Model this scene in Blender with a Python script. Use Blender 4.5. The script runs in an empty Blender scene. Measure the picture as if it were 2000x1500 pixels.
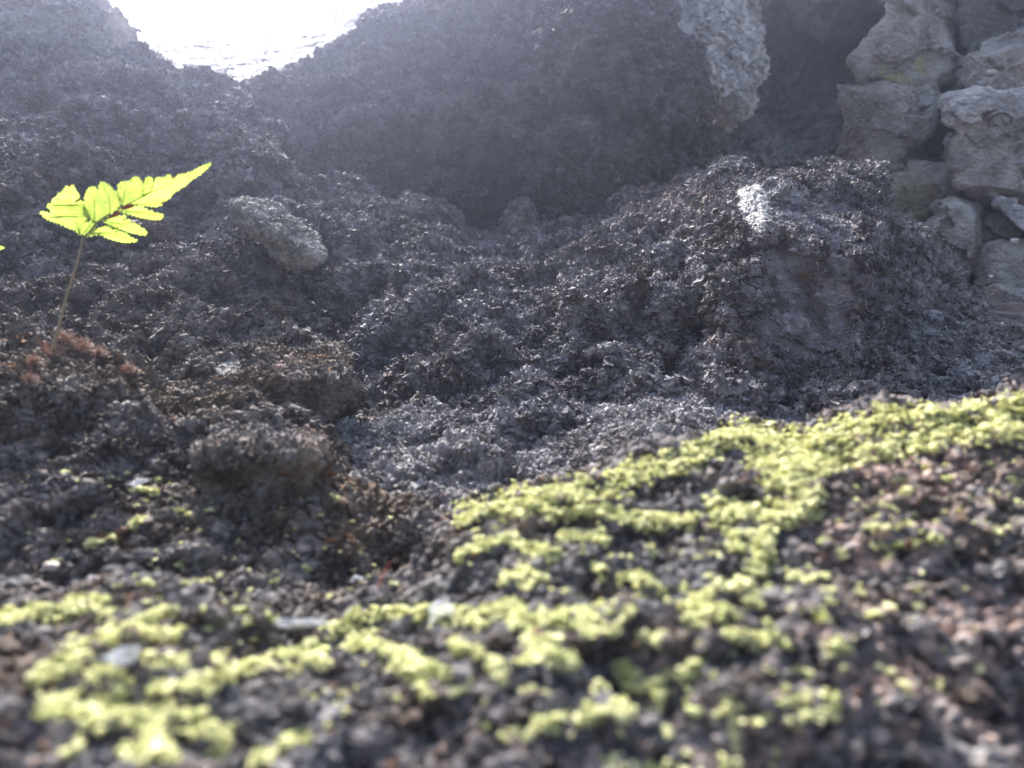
import bpy, math, random
import numpy as np
from concurrent.futures import ThreadPoolExecutor
from mathutils import Vector, geometry
random.seed(4)
rng = np.random.default_rng(7)
C = bpy.context.scene.collection
sc = bpy.context.scene
# the lens: a phone camera, level, at the origin, looking along +Y.  Traced sizes are in photograph pixels (2000 wide).
F = 1502.0
f32 = np.float32


def W(u, v, d):
    """world point seen at photograph position u,v at depth d metres"""
    return (d * (u - 1000.0) / F, d, d * (750.0 - v) / F)


def Wn(u, v, d):
    return np.stack([d * (u - 1000.0) / F, d, d * (750.0 - v) / F], axis=-1)


# ------------------------------------------------------------------ noise
_pr = np.random.default_rng(11)
PERM = _pr.permutation(256).astype(np.int32)
PERM = np.concatenate([PERM, PERM])
GR = _pr.normal(size=(256, 3)).astype(f32)
GR /= np.linalg.norm(GR, axis=1)[:, None]
FP = _pr.random((256, 3)).astype(f32)
POOL = ThreadPoolExecutor(4)


def _chunks(fn, p, *a):
    n = len(p)
    step = 60000
    parts = list(POOL.map(lambda i: fn(p[i:i + step], *a), range(0, n, step)))
    return np.concatenate(parts) if parts else np.zeros(0, f32)


def _hash(ix, iy, iz):
    return PERM[PERM[PERM[ix & 255] + (iy & 255)] + (iz & 255)]


def _perlin(p, seed):
    p = p.astype(f32) + f32(seed * 17.31)
    i = np.floor(p).astype(np.int32)
    f = p - i
    u = f * f * f * (f * (f * 6 - 15) + 10)
    out = 0
    for dx in (0, 1):
        wx = u[:, 0] if dx else 1 - u[:, 0]
        for dy in (0, 1):
            wy = u[:, 1] if dy else 1 - u[:, 1]
            for dz in (0, 1):
                wz = u[:, 2] if dz else 1 - u[:, 2]
                g = GR[_hash(i[:, 0] + dx, i[:, 1] + dy, i[:, 2] + dz)]
                dot = g[:, 0] * (f[:, 0] - dx) + g[:, 1] * (f[:, 1] - dy) + g[:, 2] * (f[:, 2] - dz)
                out = out + wx * wy * wz * dot
    return (out * 1.5).astype(f32)


def perlin(p, seed=0):
    return _chunks(_perlin, p, seed)


def _worley(p, seed):
    p = p.astype(f32) + f32(seed * 13.7)
    i = np.floor(p).astype(np.int32)
    f = p - i
    best = np.full(len(p), 9, f32)
    sec = np.full(len(p), 9, f32)
    cid = np.zeros(len(p), np.int32)
    off = np.zeros((len(p), 3), f32)
    for dx in (-1, 0, 1):
        for dy in (-1, 0, 1):
            for dz in (-1, 0, 1):
                h = _hash(i[:, 0] + dx, i[:, 1] + dy, i[:, 2] + dz)
                q = FP[h]
                e = f - q - np.array([dx, dy, dz], f32)
                d = (e * e).sum(1)
                m = d < best
                sec = np.where(m, best, np.minimum(sec, d))
                cid = np.where(m, h, cid)
                off[m] = e[m]
                best = np.where(m, d, best)
    tilt = (off * GR[(cid * 7 + 3) & 255]).sum(1)      # height of a plane tilted a different way in every cell
    return np.stack([np.sqrt(best), np.sqrt(sec), cid.astype(f32) / 256, tilt], axis=-1).astype(f32)


def worley(p, seed=0):
    return _chunks(_worley, p, seed)


def fbm(p, L, octs=3, seed=0, gain=.5, ridged=False):
    out = 0
    a = 1.0
    q = p / L
    for k in range(octs):
        n = perlin(q, seed + k)
        if ridged:
            n = 1 - 2 * np.abs(n)
        out = out + a * n
        a *= gain
        q = q * 2.03
    return out


# ------------------------------------------------------------------ helpers
def in_poly(u, v, poly):
    r = np.zeros(u.shape, bool)
    n = len(poly)
    for i in range(n):
        x0, y0 = poly[i]
        x1, y1 = poly[(i + 1) % n]
        if y0 == y1:
            continue
        c = ((y0 > v) != (y1 > v)) & (u < (x1 - x0) * (v - y0) / (y1 - y0) + x0)
        r ^= c
    return r


def seg_dist(u, v, a, b):
    ax, ay = a
    bx, by = b
    dx, dy = bx - ax, by - ay
    t = np.clip(((u - ax) * dx + (v - ay) * dy) / max(dx * dx + dy * dy, 1e-9), 0, 1)
    return np.hypot(u - ax - t * dx, v - ay - t * dy)


def tag(o, label, cat, group=None, kind=None):
    if label:
        o['label'] = label
    if cat:
        o['category'] = cat
    if group:
        o['group'] = group
    if kind:
        o['kind'] = kind
    return o


def quick_mesh(name, verts, faces_flat, face_sizes, mat, parent=None, smooth=False, origin=None):
    verts = np.asarray(verts, f32)
    if origin is None:
        origin = np.zeros(3) if parent is not None else np.array(
            [(verts[:, 0].min() + verts[:, 0].max()) / 2, (verts[:, 1].min() + verts[:, 1].max()) / 2, verts[:, 2].min()])
    verts = verts - np.asarray(origin, f32)
    me = bpy.data.meshes.new(name)
    ff = np.asarray(faces_flat, np.int32).ravel()
    me.vertices.add(len(verts))
    me.vertices.foreach_set('co', verts.ravel())
    me.loops.add(len(ff))
    me.loops.foreach_set('vertex_index', ff)
    if np.isscalar(face_sizes):
        n = len(ff) // face_sizes
        starts = np.arange(n, dtype=np.int32) * face_sizes
    else:
        fs = np.asarray(face_sizes, np.int32)
        n = len(fs)
        starts = np.concatenate([[0], np.cumsum(fs)[:-1]]).astype(np.int32)
    me.polygons.add(n)
    me.polygons.foreach_set('loop_start', starts)
    me.update(calc_edges=True)
    me.polygons.foreach_set('use_smooth', np.full(n, bool(smooth)))
    me.materials.append(mat)
    o = bpy.data.objects.new(name, me)
    C.objects.link(o)
    o.location = [float(x) for x in origin]
    if parent is not None:
        o.parent = parent
    return o


def add_attr(o, name, arr):
    a = o.data.attributes.new(name, 'FLOAT', 'POINT')
    a.data.foreach_set('value', np.asarray(arr, f32))


# ------------------------------------------------------------------ materials
def nt(name):
    m = bpy.data.materials.new(name)
    m.use_nodes = True
    t = m.node_tree
    t.nodes.clear()
    out = t.nodes.new('ShaderNodeOutputMaterial')
    return m, t, out


def node(t, typ, **kw):
    n = t.nodes.new(typ)
    for k, v in kw.items():
        setattr(n, k, v)
    return n


def noise_node(t, co, scale, detail=4, rough=.6, off=0.0):
    n = node(t, 'ShaderNodeTexNoise')
    n.inputs['Scale'].default_value = scale
    n.inputs['Detail'].default_value = detail
    n.inputs['Roughness'].default_value = rough
    if off:
        mp = node(t, 'ShaderNodeMapping')
        mp.inputs['Location'].default_value = (off, off * .7, -off)
        t.links.new(co, mp.inputs['Vector'])
        co = mp.outputs['Vector']
    t.links.new(co, n.inputs['Vector'])
    return n.outputs['Fac']


def ramp(t, fac, lo, hi):
    r = node(t, 'ShaderNodeMapRange')
    r.interpolation_type = 'SMOOTHSTEP'
    r.inputs['From Min'].default_value = lo
    r.inputs['From Max'].default_value = hi
    t.links.new(fac, r.inputs['Value'])
    return r.outputs['Result']


def mixc(t, fac, a, b):
    m = node(t, 'ShaderNodeMix', data_type='RGBA')
    if isinstance(fac, float):
        m.inputs[0].default_value = fac
    else:
        t.links.new(fac, m.inputs[0])
    for s, x in ((6, a), (7, b)):
        if isinstance(x, tuple):
            m.inputs[s].default_value = (*x, 1)
        else:
            t.links.new(x, m.inputs[s])
    return m.outputs[2]


def mul(t, a, b):
    m = node(t, 'ShaderNodeMath', operation='MULTIPLY')
    for s, x in ((0, a), (1, b)):
        if isinstance(x, float):
            m.inputs[s].default_value = x
        else:
            t.links.new(x, m.inputs[s])
    return m.outputs[0]


def rock_mat(name, dark, mid, pale=(.34, .33, .33), rust=(.20, .075, .028), L=.02, rust_amt=.5, pale_amt=.4,
             lichen=(.40, .29, .24), patch=(.62, .60, .57), bump=.25, spec=.10, brown=(.11, .08, .056), brown_amt=.5):
    m, t, out = nt(name)
    geo = node(t, 'ShaderNodeNewGeometry')
    co = geo.outputs['Position']
    s = 1 / L
    a = mixc(t, ramp(t, noise_node(t, co, s * .9, 5), .38, .62), dark, mid)
    a = mixc(t, mul(t, ramp(t, noise_node(t, co, s * .22, 4, .6, 1.7), .46, .66), brown_amt), a, brown)
    a = mixc(t, mul(t, ramp(t, noise_node(t, co, s * 2.6, 3, .6, 3.1), .56, .74), pale_amt), a, pale)
    r1 = ramp(t, noise_node(t, co, s * .55, 3, .6, 5.3), .54, .72)
    r2 = ramp(t, noise_node(t, co, s * 3.3, 2, .6, 7.9), .50, .66)
    a = mixc(t, mul(t, mul(t, r1, r2), rust_amt), a, rust)
    at = node(t, 'ShaderNodeAttribute', attribute_name='lichen')
    r3 = ramp(t, noise_node(t, co, s * 1.5, 4, .6, 9.1), .47, .62)
    a = mixc(t, mul(t, at.outputs['Fac'], r3), a, lichen)
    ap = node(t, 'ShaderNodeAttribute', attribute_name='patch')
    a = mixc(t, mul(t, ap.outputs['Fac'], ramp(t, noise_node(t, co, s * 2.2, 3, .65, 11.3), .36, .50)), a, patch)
    b = node(t, 'ShaderNodeBsdfPrincipled')
    t.links.new(a, b.inputs['Base Color'])
    b.inputs['Roughness'].default_value = .85
    b.inputs['Specular IOR Level'].default_value = spec
    bm = node(t, 'ShaderNodeBump')
    bm.inputs['Strength'].default_value = bump
    bm.inputs['Distance'].default_value = L * .15
    t.links.new(noise_node(t, co, s * 9, 3, .65), bm.inputs['Height'])
    t.links.new(bm.outputs['Normal'], b.inputs['Normal'])
    t.links.new(b.outputs[0], out.inputs['Surface'])
    return m


def plain_mat(name, col, col2=None, scale=200, rough=.7, trans=0.0, tcol=None, alpha=1.0, spec=.3):
    m, t, out = nt(name)
    geo = node(t, 'ShaderNodeNewGeometry')
    c = col
    c2 = col2 or tuple(x * .75 for x in col)
    fac = ramp(t, noise_node(t, geo.outputs['Position'], scale, 4), .35, .65)
    cc = mixc(t, fac, c, c2)
    b = node(t, 'ShaderNodeBsdfPrincipled')
    t.links.new(cc, b.inputs['Base Color'])
    b.inputs['Roughness'].default_value = rough
    b.inputs['Specular IOR Level'].default_value = spec
    last = b.outputs[0]
    if trans:
        tr = node(t, 'ShaderNodeBsdfTranslucent')
        if tcol:
            tc = mixc(t, fac, tcol, tuple(x * .8 for x in tcol))
            t.links.new(tc, tr.inputs['Color'])
        else:
            t.links.new(cc, tr.inputs['Color'])
        mx = node(t, 'ShaderNodeMixShader')
        mx.inputs[0].default_value = trans
        t.links.new(last, mx.inputs[1])
        t.links.new(tr.outputs[0], mx.inputs[2])
        last = mx.outputs[0]
    if alpha < 1:
        tp = node(t, 'ShaderNodeBsdfTransparent')
        mx = node(t, 'ShaderNodeMixShader')
        mx.inputs[0].default_value = alpha
        t.links.new(tp.outputs[0], mx.inputs[1])
        t.links.new(last, mx.inputs[2])
        last = mx.outputs[0]
    t.links.new(last, out.inputs['Surface'])
    return m


M = {}
M['tuff'] = rock_mat('dark_crumbly_rock', (.075, .068, .07), (.20, .192, .20), pale=(.42, .41, .42), L=.02, rust_amt=.55, pale_amt=.7, brown_amt=.3)  # pale specks, strengthened to carry sun speckle in the colour too
M['tuff_warm'] = rock_mat('rusty_crumbly_rock', (.06, .048, .042), (.18, .162, .15), L=.016, rust_amt=1.0, pale_amt=.5, rust=(.26, .11, .03), brown_amt=.8)
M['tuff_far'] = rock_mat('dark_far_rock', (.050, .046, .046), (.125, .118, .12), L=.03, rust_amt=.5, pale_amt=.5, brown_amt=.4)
M['near'] = rock_mat('mossy_dark_rock', (.05, .043, .043), (.155, .147, .147), L=.008, rust_amt=.8, pale_amt=.5, rust=(.28, .13, .06), brown_amt=.65)
M['grey'] = rock_mat('grey_stone', (.29, .26, .24), (.47, .435, .40), pale=(.64, .6, .54), L=.05, rust_amt=.25, pale_amt=.5, brown=(.17, .14, .11), brown_amt=.5, bump=.4)
M['pale'] = rock_mat('pale_stone', (.34, .32, .31), (.56, .535, .51), pale=(.68, .65, .6), L=.05, rust_amt=.2, pale_amt=.6, brown=(.26, .23, .2), brown_amt=.4, bump=.4)
M['stained'] = rock_mat('stained_grey_stone', (.29, .26, .24), (.47, .435, .40), pale=(.64, .6, .54), L=.05, rust_amt=.25, pale_amt=.5, brown=(.17, .14, .11), brown_amt=.5, bump=.4, lichen=(.40, .42, .12))
M['olive'] = rock_mat('olive_stone', (.19, .175, .13), (.33, .31, .25), pale=(.36, .36, .31), L=.05, rust_amt=.3, pale_amt=.5, brown=(.17, .15, .07), brown_amt=.7, bump=.4)
M['cave'] = rock_mat('cave_rock', (.15, .145, .145), (.23, .225, .22), pale=(.3, .3, .29), L=.12, rust_amt=.1, pale_amt=.3, brown_amt=.2, bump=.3)
M['slab'] = rock_mat('sunlit_slab_rock', (.085, .083, .085), (.15, .148, .15), pale=(.24, .24, .24), L=.05, rust_amt=.1, pale_amt=.5, brown_amt=.1)
M['tuff_lit'] = rock_mat('lit_grey_crumbly_rock', (.12, .112, .112), (.28, .27, .272), pale=(.5, .48, .47), L=.02, rust_amt=.35, pale_amt=.65, brown_amt=.3)  # paler copy of tuff: sunlit brightness put into the colour
M['crag'] = rock_mat('whitish_crag_rock', (.36, .35, .34), (.62, .60, .58), pale=(.74, .72, .7), L=.04, rust_amt=.1, pale_amt=.5, brown=(.4, .36, .32), brown_amt=.35, bump=.4)
M['wedge'] = rock_mat('pale_wedge_rock', (.15, .147, .14), (.34, .335, .32), pale=(.42, .41, .38), L=.015, rust_amt=.3, pale_amt=.6, brown_amt=.3)


# ------------------------------------------------------------------ rocks
def tps_fit(ctrl):
    c = np.array(ctrl, float)
    x = c[:, :2] / 500.0
    n = len(c)
    r = np.linalg.norm(x[:, None] - x[None], axis=2)
    K = np.where(r > 0, r * r * np.log(np.maximum(r, 1e-9)), 0) + 1e-3 * np.eye(n)
    Pm = np.hstack([np.ones((n, 1)), x])
    A = np.zeros((n + 3, n + 3))
    A[:n, :n] = K
    A[:n, n:] = Pm
    A[n:, :n] = Pm.T
    s = np.linalg.solve(A, np.concatenate([c[:, 2], np.zeros(3)]))
    return x, s


def tps_eval(fit, u, v):
    x, s = fit
    n = len(x)

    def run(q):
        q = q / 500.0
        out = s[n] + s[n + 1] * q[:, 0] + s[n + 2] * q[:, 1]
        for k in range(n):
            r2 = (q[:, 0] - x[k, 0]) ** 2 + (q[:, 1] - x[k, 1]) ** 2
            out = out + s[k] * .5 * r2 * np.log(np.maximum(r2, 1e-12))
        return out
    return _chunks(run, np.stack([u, v], -1).astype(float))


def plane_inv(p3):
    A = np.array([[p[0], p[1], 1] for p in p3], float)
    return np.linalg.solve(A, np.array([1 / p[2] for p in p3]))


SURF = {}
QUAL = 1.0


def clods(p, n, L, amp, big, seed, rough, facet):
    """first pass: soft lumps, tilted facets, clods and pits"""
    q = p * np.array([.86, .95, 1.4], f32)
    warp = np.stack([perlin(q / (L * .8), seed + 20 + k) for k in range(3)], -1)
    slab = worley(q / (L * 4.2) + warp * .12, seed + 2)
    h = big * (.4 + .6 * rough) * (fbm(p, L * 6.0, 2, seed) + facet * (slab[:, 3] * .9 + (slab[:, 2] - .5) * .5))
    clod = worley(q / (L * 1.2) + warp * .32, seed + 3)
    clod_h = np.clip(clod[:, 1] - clod[:, 0], 0, .4) * .9 + (clod[:, 2] - .5) * .55 + clod[:, 3] * .5
    med = fbm(q, L * 2.4, 2, seed + 12, ridged=True)
    h = h + rough * amp * (.75 * clod_h + .42 * med - 2.8 * np.clip(-.16 - perlin(q / (L * 2.7), seed + 15), 0, .35))
    return (p + n * h[:, None]).astype(f32)


def crumbs(p, n, L, amp, seed, rough, flake, fine):
    """second pass, along the normals of the lumpy surface: crumbs and grit, shuffled sideways"""
    q = p * np.array([.86, .95, 1.25], f32)
    warp = np.stack([perlin(q / (L * .5), seed + 40 + k) for k in range(3)], -1)
    crumb = worley(q / (L * .38) + warp * .5, seed + 5)
    crumb_h = np.clip(crumb[:, 1] - crumb[:, 0], 0, .5) * 1.3 + (crumb[:, 2] - .5) * .55 + crumb[:, 3] * .5
    grit = worley(q / (L * .17) + warp * .8, seed + 6)
    grit_h = np.clip(grit[:, 1] - grit[:, 0], 0, .5) * 1.2 + (grit[:, 2] - .5) * .7
    h = amp * (rough * .66 * crumb_h + (.3 + .7 * rough) * .27 * grit_h * fine)
    side = np.stack([perlin(q / (L * .3), seed + 30 + k) for k in range(3)], -1)
    return (p + n * h[:, None] + side * (amp * .38 * flake * rough)[:, None]).astype(f32)


def grid_normals(g, flip):
    dth = np.roll(g, -1, 1) - np.roll(g, 1, 1)
    dr = np.gradient(g, axis=0)
    n = np.cross(dth, dr)
    n /= np.maximum(np.linalg.norm(n, axis=2, keepdims=True), 1e-12)
    return -n if flip else n


def respace(g, extra, keep):
    """slide the vertices of every spoke so that steep drops get their share of them"""
    rows, cols, _ = g.shape
    seg = np.linalg.norm(np.diff(g, axis=0), axis=2) / np.maximum(g[:-1, :, 1], .05)
    base = np.median(seg)
    seg = np.minimum(seg, base * 14) + base * keep
    # neighbouring spokes share the same spacing, or the quads would shear
    for _ in range(6):
        seg = (np.roll(seg, 1, 1) + seg + np.roll(seg, -1, 1)) / 3
    cum = np.concatenate([np.zeros((1, cols)), np.cumsum(seg, 0)])
    out = np.empty_like(g)
    ex = [np.empty_like(e) for e in extra]
    idx = np.arange(rows)
    for c in range(cols):
        t = np.interp(np.linspace(0, cum[-1, c], rows), cum[:, c], idx)
        i0 = np.minimum(t.astype(int), rows - 2)
        f = (t - i0)[:, None]
        out[:, c] = g[i0, c] * (1 - f) + g[i0 + 1, c] * f
        for e, o in zip(extra, ex):
            o[:, c] = e[i0, c] * (1 - f[:, 0]) + e[i0 + 1, c] * f[:, 0]
    return out, ex


def flakes(p, n, idx, L, size, seed):
    """thin crumbs that stick out of the surface, lying roughly level"""
    r = np.random.default_rng(seed + 900)
    k = len(idx)
    m = n[idx] * .5 + np.array([0, 0, .6], f32) + r.normal(size=(k, 3)).astype(f32) * .6
    m /= np.linalg.norm(m, axis=1, keepdims=True)
    a = np.cross(m, r.normal(size=(k, 3)).astype(f32))
    a /= np.linalg.norm(a, axis=1, keepdims=True)
    b = np.cross(m, a)
    rad = (L * size * np.exp(r.normal(size=k) * .42)).astype(f32)
    th = (np.arange(6) * 2 * np.pi / 6)[None] + r.normal(size=(k, 6)) * .22
    rr = rad[:, None] * (.62 + .5 * r.random((k, 6)))
    c = p[idx] + n[idx] * (rad * r.uniform(-.2, .5, k))[:, None]
    ring = c[:, None] + a[:, None] * (rr * np.cos(th))[..., None] + b[:, None] * (rr * np.sin(th) * .8)[..., None]
    hgt = (rad * r.uniform(.25, .7, k))[:, None, None] * m[:, None]
    wav = (r.normal(size=(k, 6)) * .22)[..., None] * rad[:, None, None] * m[:, None]
    v = np.concatenate([ring * .7 + c[:, None] * .3 + hgt + wav, ring - hgt * .6 + wav], 1).astype(f32)     # k,12,3
    base = (np.arange(k) * 12)[:, None, None]
    q = [[0, 1, 2, 3], [0, 3, 4, 5], [9, 8, 7, 6], [11, 10, 9, 6]] + [[i + 6, (i + 1) % 6 + 6, (i + 1) % 6, i] for i in range(6)]
    return v.reshape(-1, 3), (np.array(q)[None] + base).reshape(-1, 4)


def rock(name, outline, ctrl, mat, label, center=None, step=2.0, roll=.05, roll_px=60, thick=.2, L=.02, amp=.012, big=.02,
         seed=1, planes=None, smooth_polys=(), lichen=(), patch=(), cat='rock', group=None, smooth=False, parent=None,
         wob=10, flake=1.0, fine=1.0, kind=None, extra=None, facet=.6, flk=.07, dens=.2, cr=1.0):
    poly = np.array(outline, float)
    if center is None:
        center = poly.mean(0)
    cx, cy = center
    step = step / QUAL
    per = np.linalg.norm(poly - np.roll(poly, 1, 0), axis=1).sum()
    nt_ = int(max(80, per / step))
    th = np.linspace(0, 2 * np.pi, nt_, endpoint=False)
    # equal spacing along the outline: sample the polygon by arc length
    seg = np.linalg.norm(np.roll(poly, -1, 0) - poly, axis=1)
    cum = np.concatenate([[0], np.cumsum(seg)])
    s = np.linspace(0, cum[-1], nt_, endpoint=False)
    k = np.clip(np.searchsorted(cum, s, side='right') - 1, 0, len(poly) - 1)
    f = (s - cum[k]) / np.maximum(seg[k], 1e-9)
    bu = poly[k, 0] * (1 - f) + np.roll(poly, -1, 0)[k, 0] * f
    bv = poly[k, 1] * (1 - f) + np.roll(poly, -1, 0)[k, 1] * f
    # soften corners a little and add a wander
    ksz = max(1, int(12 / step))
    ker = np.ones(2 * ksz + 1) / (2 * ksz + 1)
    bu = np.convolve(np.concatenate([bu[-ksz:], bu, bu[:ksz]]), ker, 'valid')
    bv = np.convolve(np.concatenate([bv[-ksz:], bv, bv[:ksz]]), ker, 'valid')
    R = np.hypot(bu - cx, bv - cy)
    q = np.stack([bu / 60, bv / 60, np.full_like(bu, seed * 3.3)], -1)
    Rw = 1 + wob * (perlin(q, seed) + .5 * perlin(q * 2.7, seed + 1)) / np.maximum(R, 20)
    bu = cx + (bu - cx) * Rw
    bv = cy + (bv - cy) * Rw
    R = np.hypot(bu - cx, bv - cy)
    nr = int(max(24, np.percentile(R, 85) / step))
    rho = np.linspace(0.004, 1, nr) ** .85
    # extra rings where the surface turns away at the edge
    w = min(.45, roll_px / np.mean(R))
    nroll = max(10, int(roll / max(np.mean([c[2] for c in ctrl]), .05) * F / step * .45))
    rho = np.sort(np.concatenate([rho[rho < 1 - w * .25], 1 - w * .25 * (np.linspace(1, 0, nroll) ** 2)]))
    u = cx + rho[:, None] * (bu - cx)[None]
    v = cy + rho[:, None] * (bv - cy)[None]
    tt = np.clip(((rho[:, None] - 1) * R[None] + roll_px) / roll_px, 0, 1)
    fit = tps_fit(ctrl)
    u_, v_ = u.ravel(), v.ravel()
    d = tps_eval(fit, u_, v_)
    if planes:
        inv = None
        for p3 in planes:
            a = plane_inv(p3)
            iv = a[0] * u_ + a[1] * v_ + a[2]
            inv = iv if inv is None else np.minimum(inv, iv)
        d = np.maximum(d * 0 + 1 / np.maximum(inv, .2), .05)
    d = d + roll * (1 - np.sqrt(np.maximum(1 - tt.ravel() ** 2, 0)))
    # back of the rock: coarse rings
    nb = max(8, min(40, nr // 12))
    rb = np.sqrt(np.linspace(1, 0.0, nb + 1))[1:]
    ub = (cx + rb[:, None] * (bu - cx)[None]).ravel()
    vb = (cy + rb[:, None] * (bv - cy)[None]).ravel()
    drim = d[-nt_:]
    tb = rb[:, None]
    db = (drim[None] * tb + (np.mean(drim)) * (1 - tb) + thick * np.sqrt(np.maximum(1 - tb ** 2, 0))).ravel()
    nfront = len(u_)
    U = np.concatenate([u_, ub])
    V = np.concatenate([v_, vb])
    D = np.concatenate([d, db])
    p = Wn(U, V, D).astype(f32)
    rows = len(rho) + nb
    g = p.reshape(rows, nt_, 3)
    n = grid_normals(g, False)
    # point the normals out of the front
    mid = n[: len(rho) // 2].reshape(-1, 3)
    pm = g[: len(rho) // 2].reshape(-1, 3)
    if (mid * pm).sum() > 0:
        n = -n
        flip = True
    else:
        flip = False
    n = n.reshape(-1, 3).astype(f32)
    rough = np.ones(len(p), f32)
    for sp, fac in smooth_polys:
        jit = perlin(p / (L * 1.3), seed + 50) * 22
        m = in_poly(U + jit, V + jit * .7, sp)
        rough[m] = np.minimum(rough[m], fac)
    if len(smooth_polys):
        r2 = rough.reshape(rows, nt_)
        for _ in range(3):
            r2[1:-1] = (r2[:-2] + r2[1:-1] + r2[2:]) / 3
            r2 = (np.roll(r2, 1, 1) + r2 + np.roll(r2, -1, 1)) / 3
        rough = r2.ravel()
    p2 = clods(p, n, L, amp, big, seed, rough, facet)
    g2 = p2.reshape(rows, nt_, 3)
    nf = len(rho)
    Ug, Vg, Rg = U.reshape(rows, nt_), V.reshape(rows, nt_), rough.reshape(rows, nt_)
    front, (fu, fv, fr) = respace(g2[:nf], [Ug[:nf], Vg[:nf], Rg[:nf]], .8)
    g2 = np.concatenate([front, g2[nf:]])
    U = np.concatenate([fu, Ug[nf:]]).ravel()
    V = np.concatenate([fv, Vg[nf:]]).ravel()
    rough = np.concatenate([fr, Rg[nf:]]).ravel().astype(f32)
    n = grid_normals(g2, flip).reshape(-1, 3).astype(f32)
    p2 = crumbs(g2.reshape(-1, 3).astype(f32), n, L, amp * cr, seed, rough, flake, fine)
    p = p2
    u_, v_ = U[:nfront], V[:nfront]
    if extra:
        p2 = extra(p2, n, U, V)
    i = np.arange(rows - 1)[:, None] * nt_
    j = np.arange(nt_)[None]
    j2 = (j + 1) % nt_
    quads = np.stack([i + j, i + j2, i + nt_ + j2, i + nt_ + j], -1).reshape(-1, 4)
    if not flip:
        pass
    a0 = p2[quads[:, 0]]
    # consistent outward winding from the first front quads
    nn = np.cross(p2[quads[:2000, 1]] - a0[:2000], p2[quads[:2000, 3]] - a0[:2000])
    if (nn * n[quads[:2000, 0]]).sum() < 0:
        quads = quads[:, ::-1]
    nrock = len(p2)
    fidx = np.zeros(0, int)
    if flk:
        cell = L * dens
        on = np.where((U[:nfront] > -60) & (U[:nfront] < 2060) & (V[:nfront] < 1560) & (V[:nfront] > -60) & (rough[:nfront] > .5))[0]
        key = np.floor(p2[on] / cell).astype(np.int64)
        key = key[:, 0] * 73856093 ^ key[:, 1] * 19349663 ^ key[:, 2] * 83492791
        rsh = np.random.default_rng(seed).permutation(len(on))
        _, first = np.unique(key[rsh], return_index=True)
        fidx = on[rsh[first]]
        dn = perlin(p2[fidx] / (L * 1.6), seed + 70)
        fidx = fidx[dn > -.22 + .3 * np.random.default_rng(seed).normal(size=len(fidx)) * .5]
        fv, fq = flakes(p2, n, fidx, L, flk, seed)
        p2 = np.concatenate([p2, fv])
        quads = np.concatenate([quads, fq + nrock])
    o = quick_mesh(name, p2, quads.ravel(), 4, mat, parent, smooth)
    la = np.zeros(nrock, f32)
    for c in lichen:
        la = np.maximum(la, np.clip(1.3 - np.hypot((U - c[0]) / c[2], (V - c[1]) / c[3]), 0, 1) * c[4])
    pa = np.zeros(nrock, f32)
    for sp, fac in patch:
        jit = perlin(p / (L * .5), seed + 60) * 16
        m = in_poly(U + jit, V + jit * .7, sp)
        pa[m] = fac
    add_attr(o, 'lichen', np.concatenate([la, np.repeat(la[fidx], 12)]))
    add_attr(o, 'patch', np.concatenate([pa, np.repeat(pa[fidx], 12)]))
    tag(o, label, cat if parent is None else None, group, kind)
    SURF[name] = (p2[:nfront], n[:nfront], u_, v_)
    return o


# --- near mossy boulder -----------------------------------------------------
rock('mossy_boulder',
     [(2260, 770), (2100, 768), (1960, 792), (1850, 812), (1730, 806), (1640, 838), (1565, 862), (1500, 842), (1430, 838),
      (1370, 876), (1280, 897), (1180, 945), (1100, 962), (1020, 972), (915, 1000), (850, 1070), (780, 1150), (660, 1195),
      (500, 1205), (330, 1180), (180, 1172), (40, 1172), (-160, 1180), (-320, 1250), (-320, 1800), (900, 1860), (2300, 1800)],
     [(2100, 800, .30), (1500, 860, .29), (1000, 990, .275), (600, 1210, .235), (0, 1185, .23), (-200, 1250, .21),
      (1950, 1150, .205), (1450, 1100, .215), (1000, 1200, .205), (500, 1320, .185), (50, 1350, .18),
      (1900, 1500, .16), (1300, 1500, .155), (700, 1500, .15), (100, 1500, .148), (1000, 1800, .125), (0, 1800, .12), (2000, 1800, .13)],
     M['near'], 'large dark boulder in the front, its ridge carrying bright yellow-green moss', center=(1050, 1380),
     step=3.2, roll=.06, roll_px=70, thick=.06, L=.0105, amp=.0068, big=.008, seed=3, flk=0, cr=.62,
     lichen=[(1780, 930, 190, 110, 1.0), (1720, 1080, 150, 70, 1.0), (1890, 1230, 140, 120, .9), (1700, 1330, 200, 140, .75),
             (1880, 1400, 200, 140, .7), (1600, 1470, 300, 90, .7), (60, 1370, 60, 60, .6), (1200, 1480, 300, 60, .5)])
# --- ledge with the fern -----------------------------------------------------
rock('fern_ledge',
     [(-260, 640), (-60, 645), (60, 655), (130, 682), (210, 702), (280, 735), (350, 762), (400, 766), (470, 790), (540, 842),
      (610, 860), (632, 880), (640, 930), (690, 952), (780, 1000), (860, 1020), (930, 1080), (940, 1250), (600, 1400), (-260, 1420)],
     [(-200, 670, .44), (100, 690, .42), (300, 750, .41), (450, 800, .40), (600, 880, .375), (150, 850, .36), (400, 900, .36),
      (0, 1000, .30), (300, 1050, .30), (550, 1040, .32), (800, 1050, .33), (0, 1200, .25), (400, 1250, .25), (800, 1250, .27), (0, 1400, .21), (500, 1400, .22)],
     M['tuff_warm'], 'rusty dark ledge at the left on which the green fern grows', center=(380, 1050),
     step=2.2, roll=.07, roll_px=60, thick=.08, L=.0110, amp=.0072, big=.013, seed=8, cr=.75, flk=.06)
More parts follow.
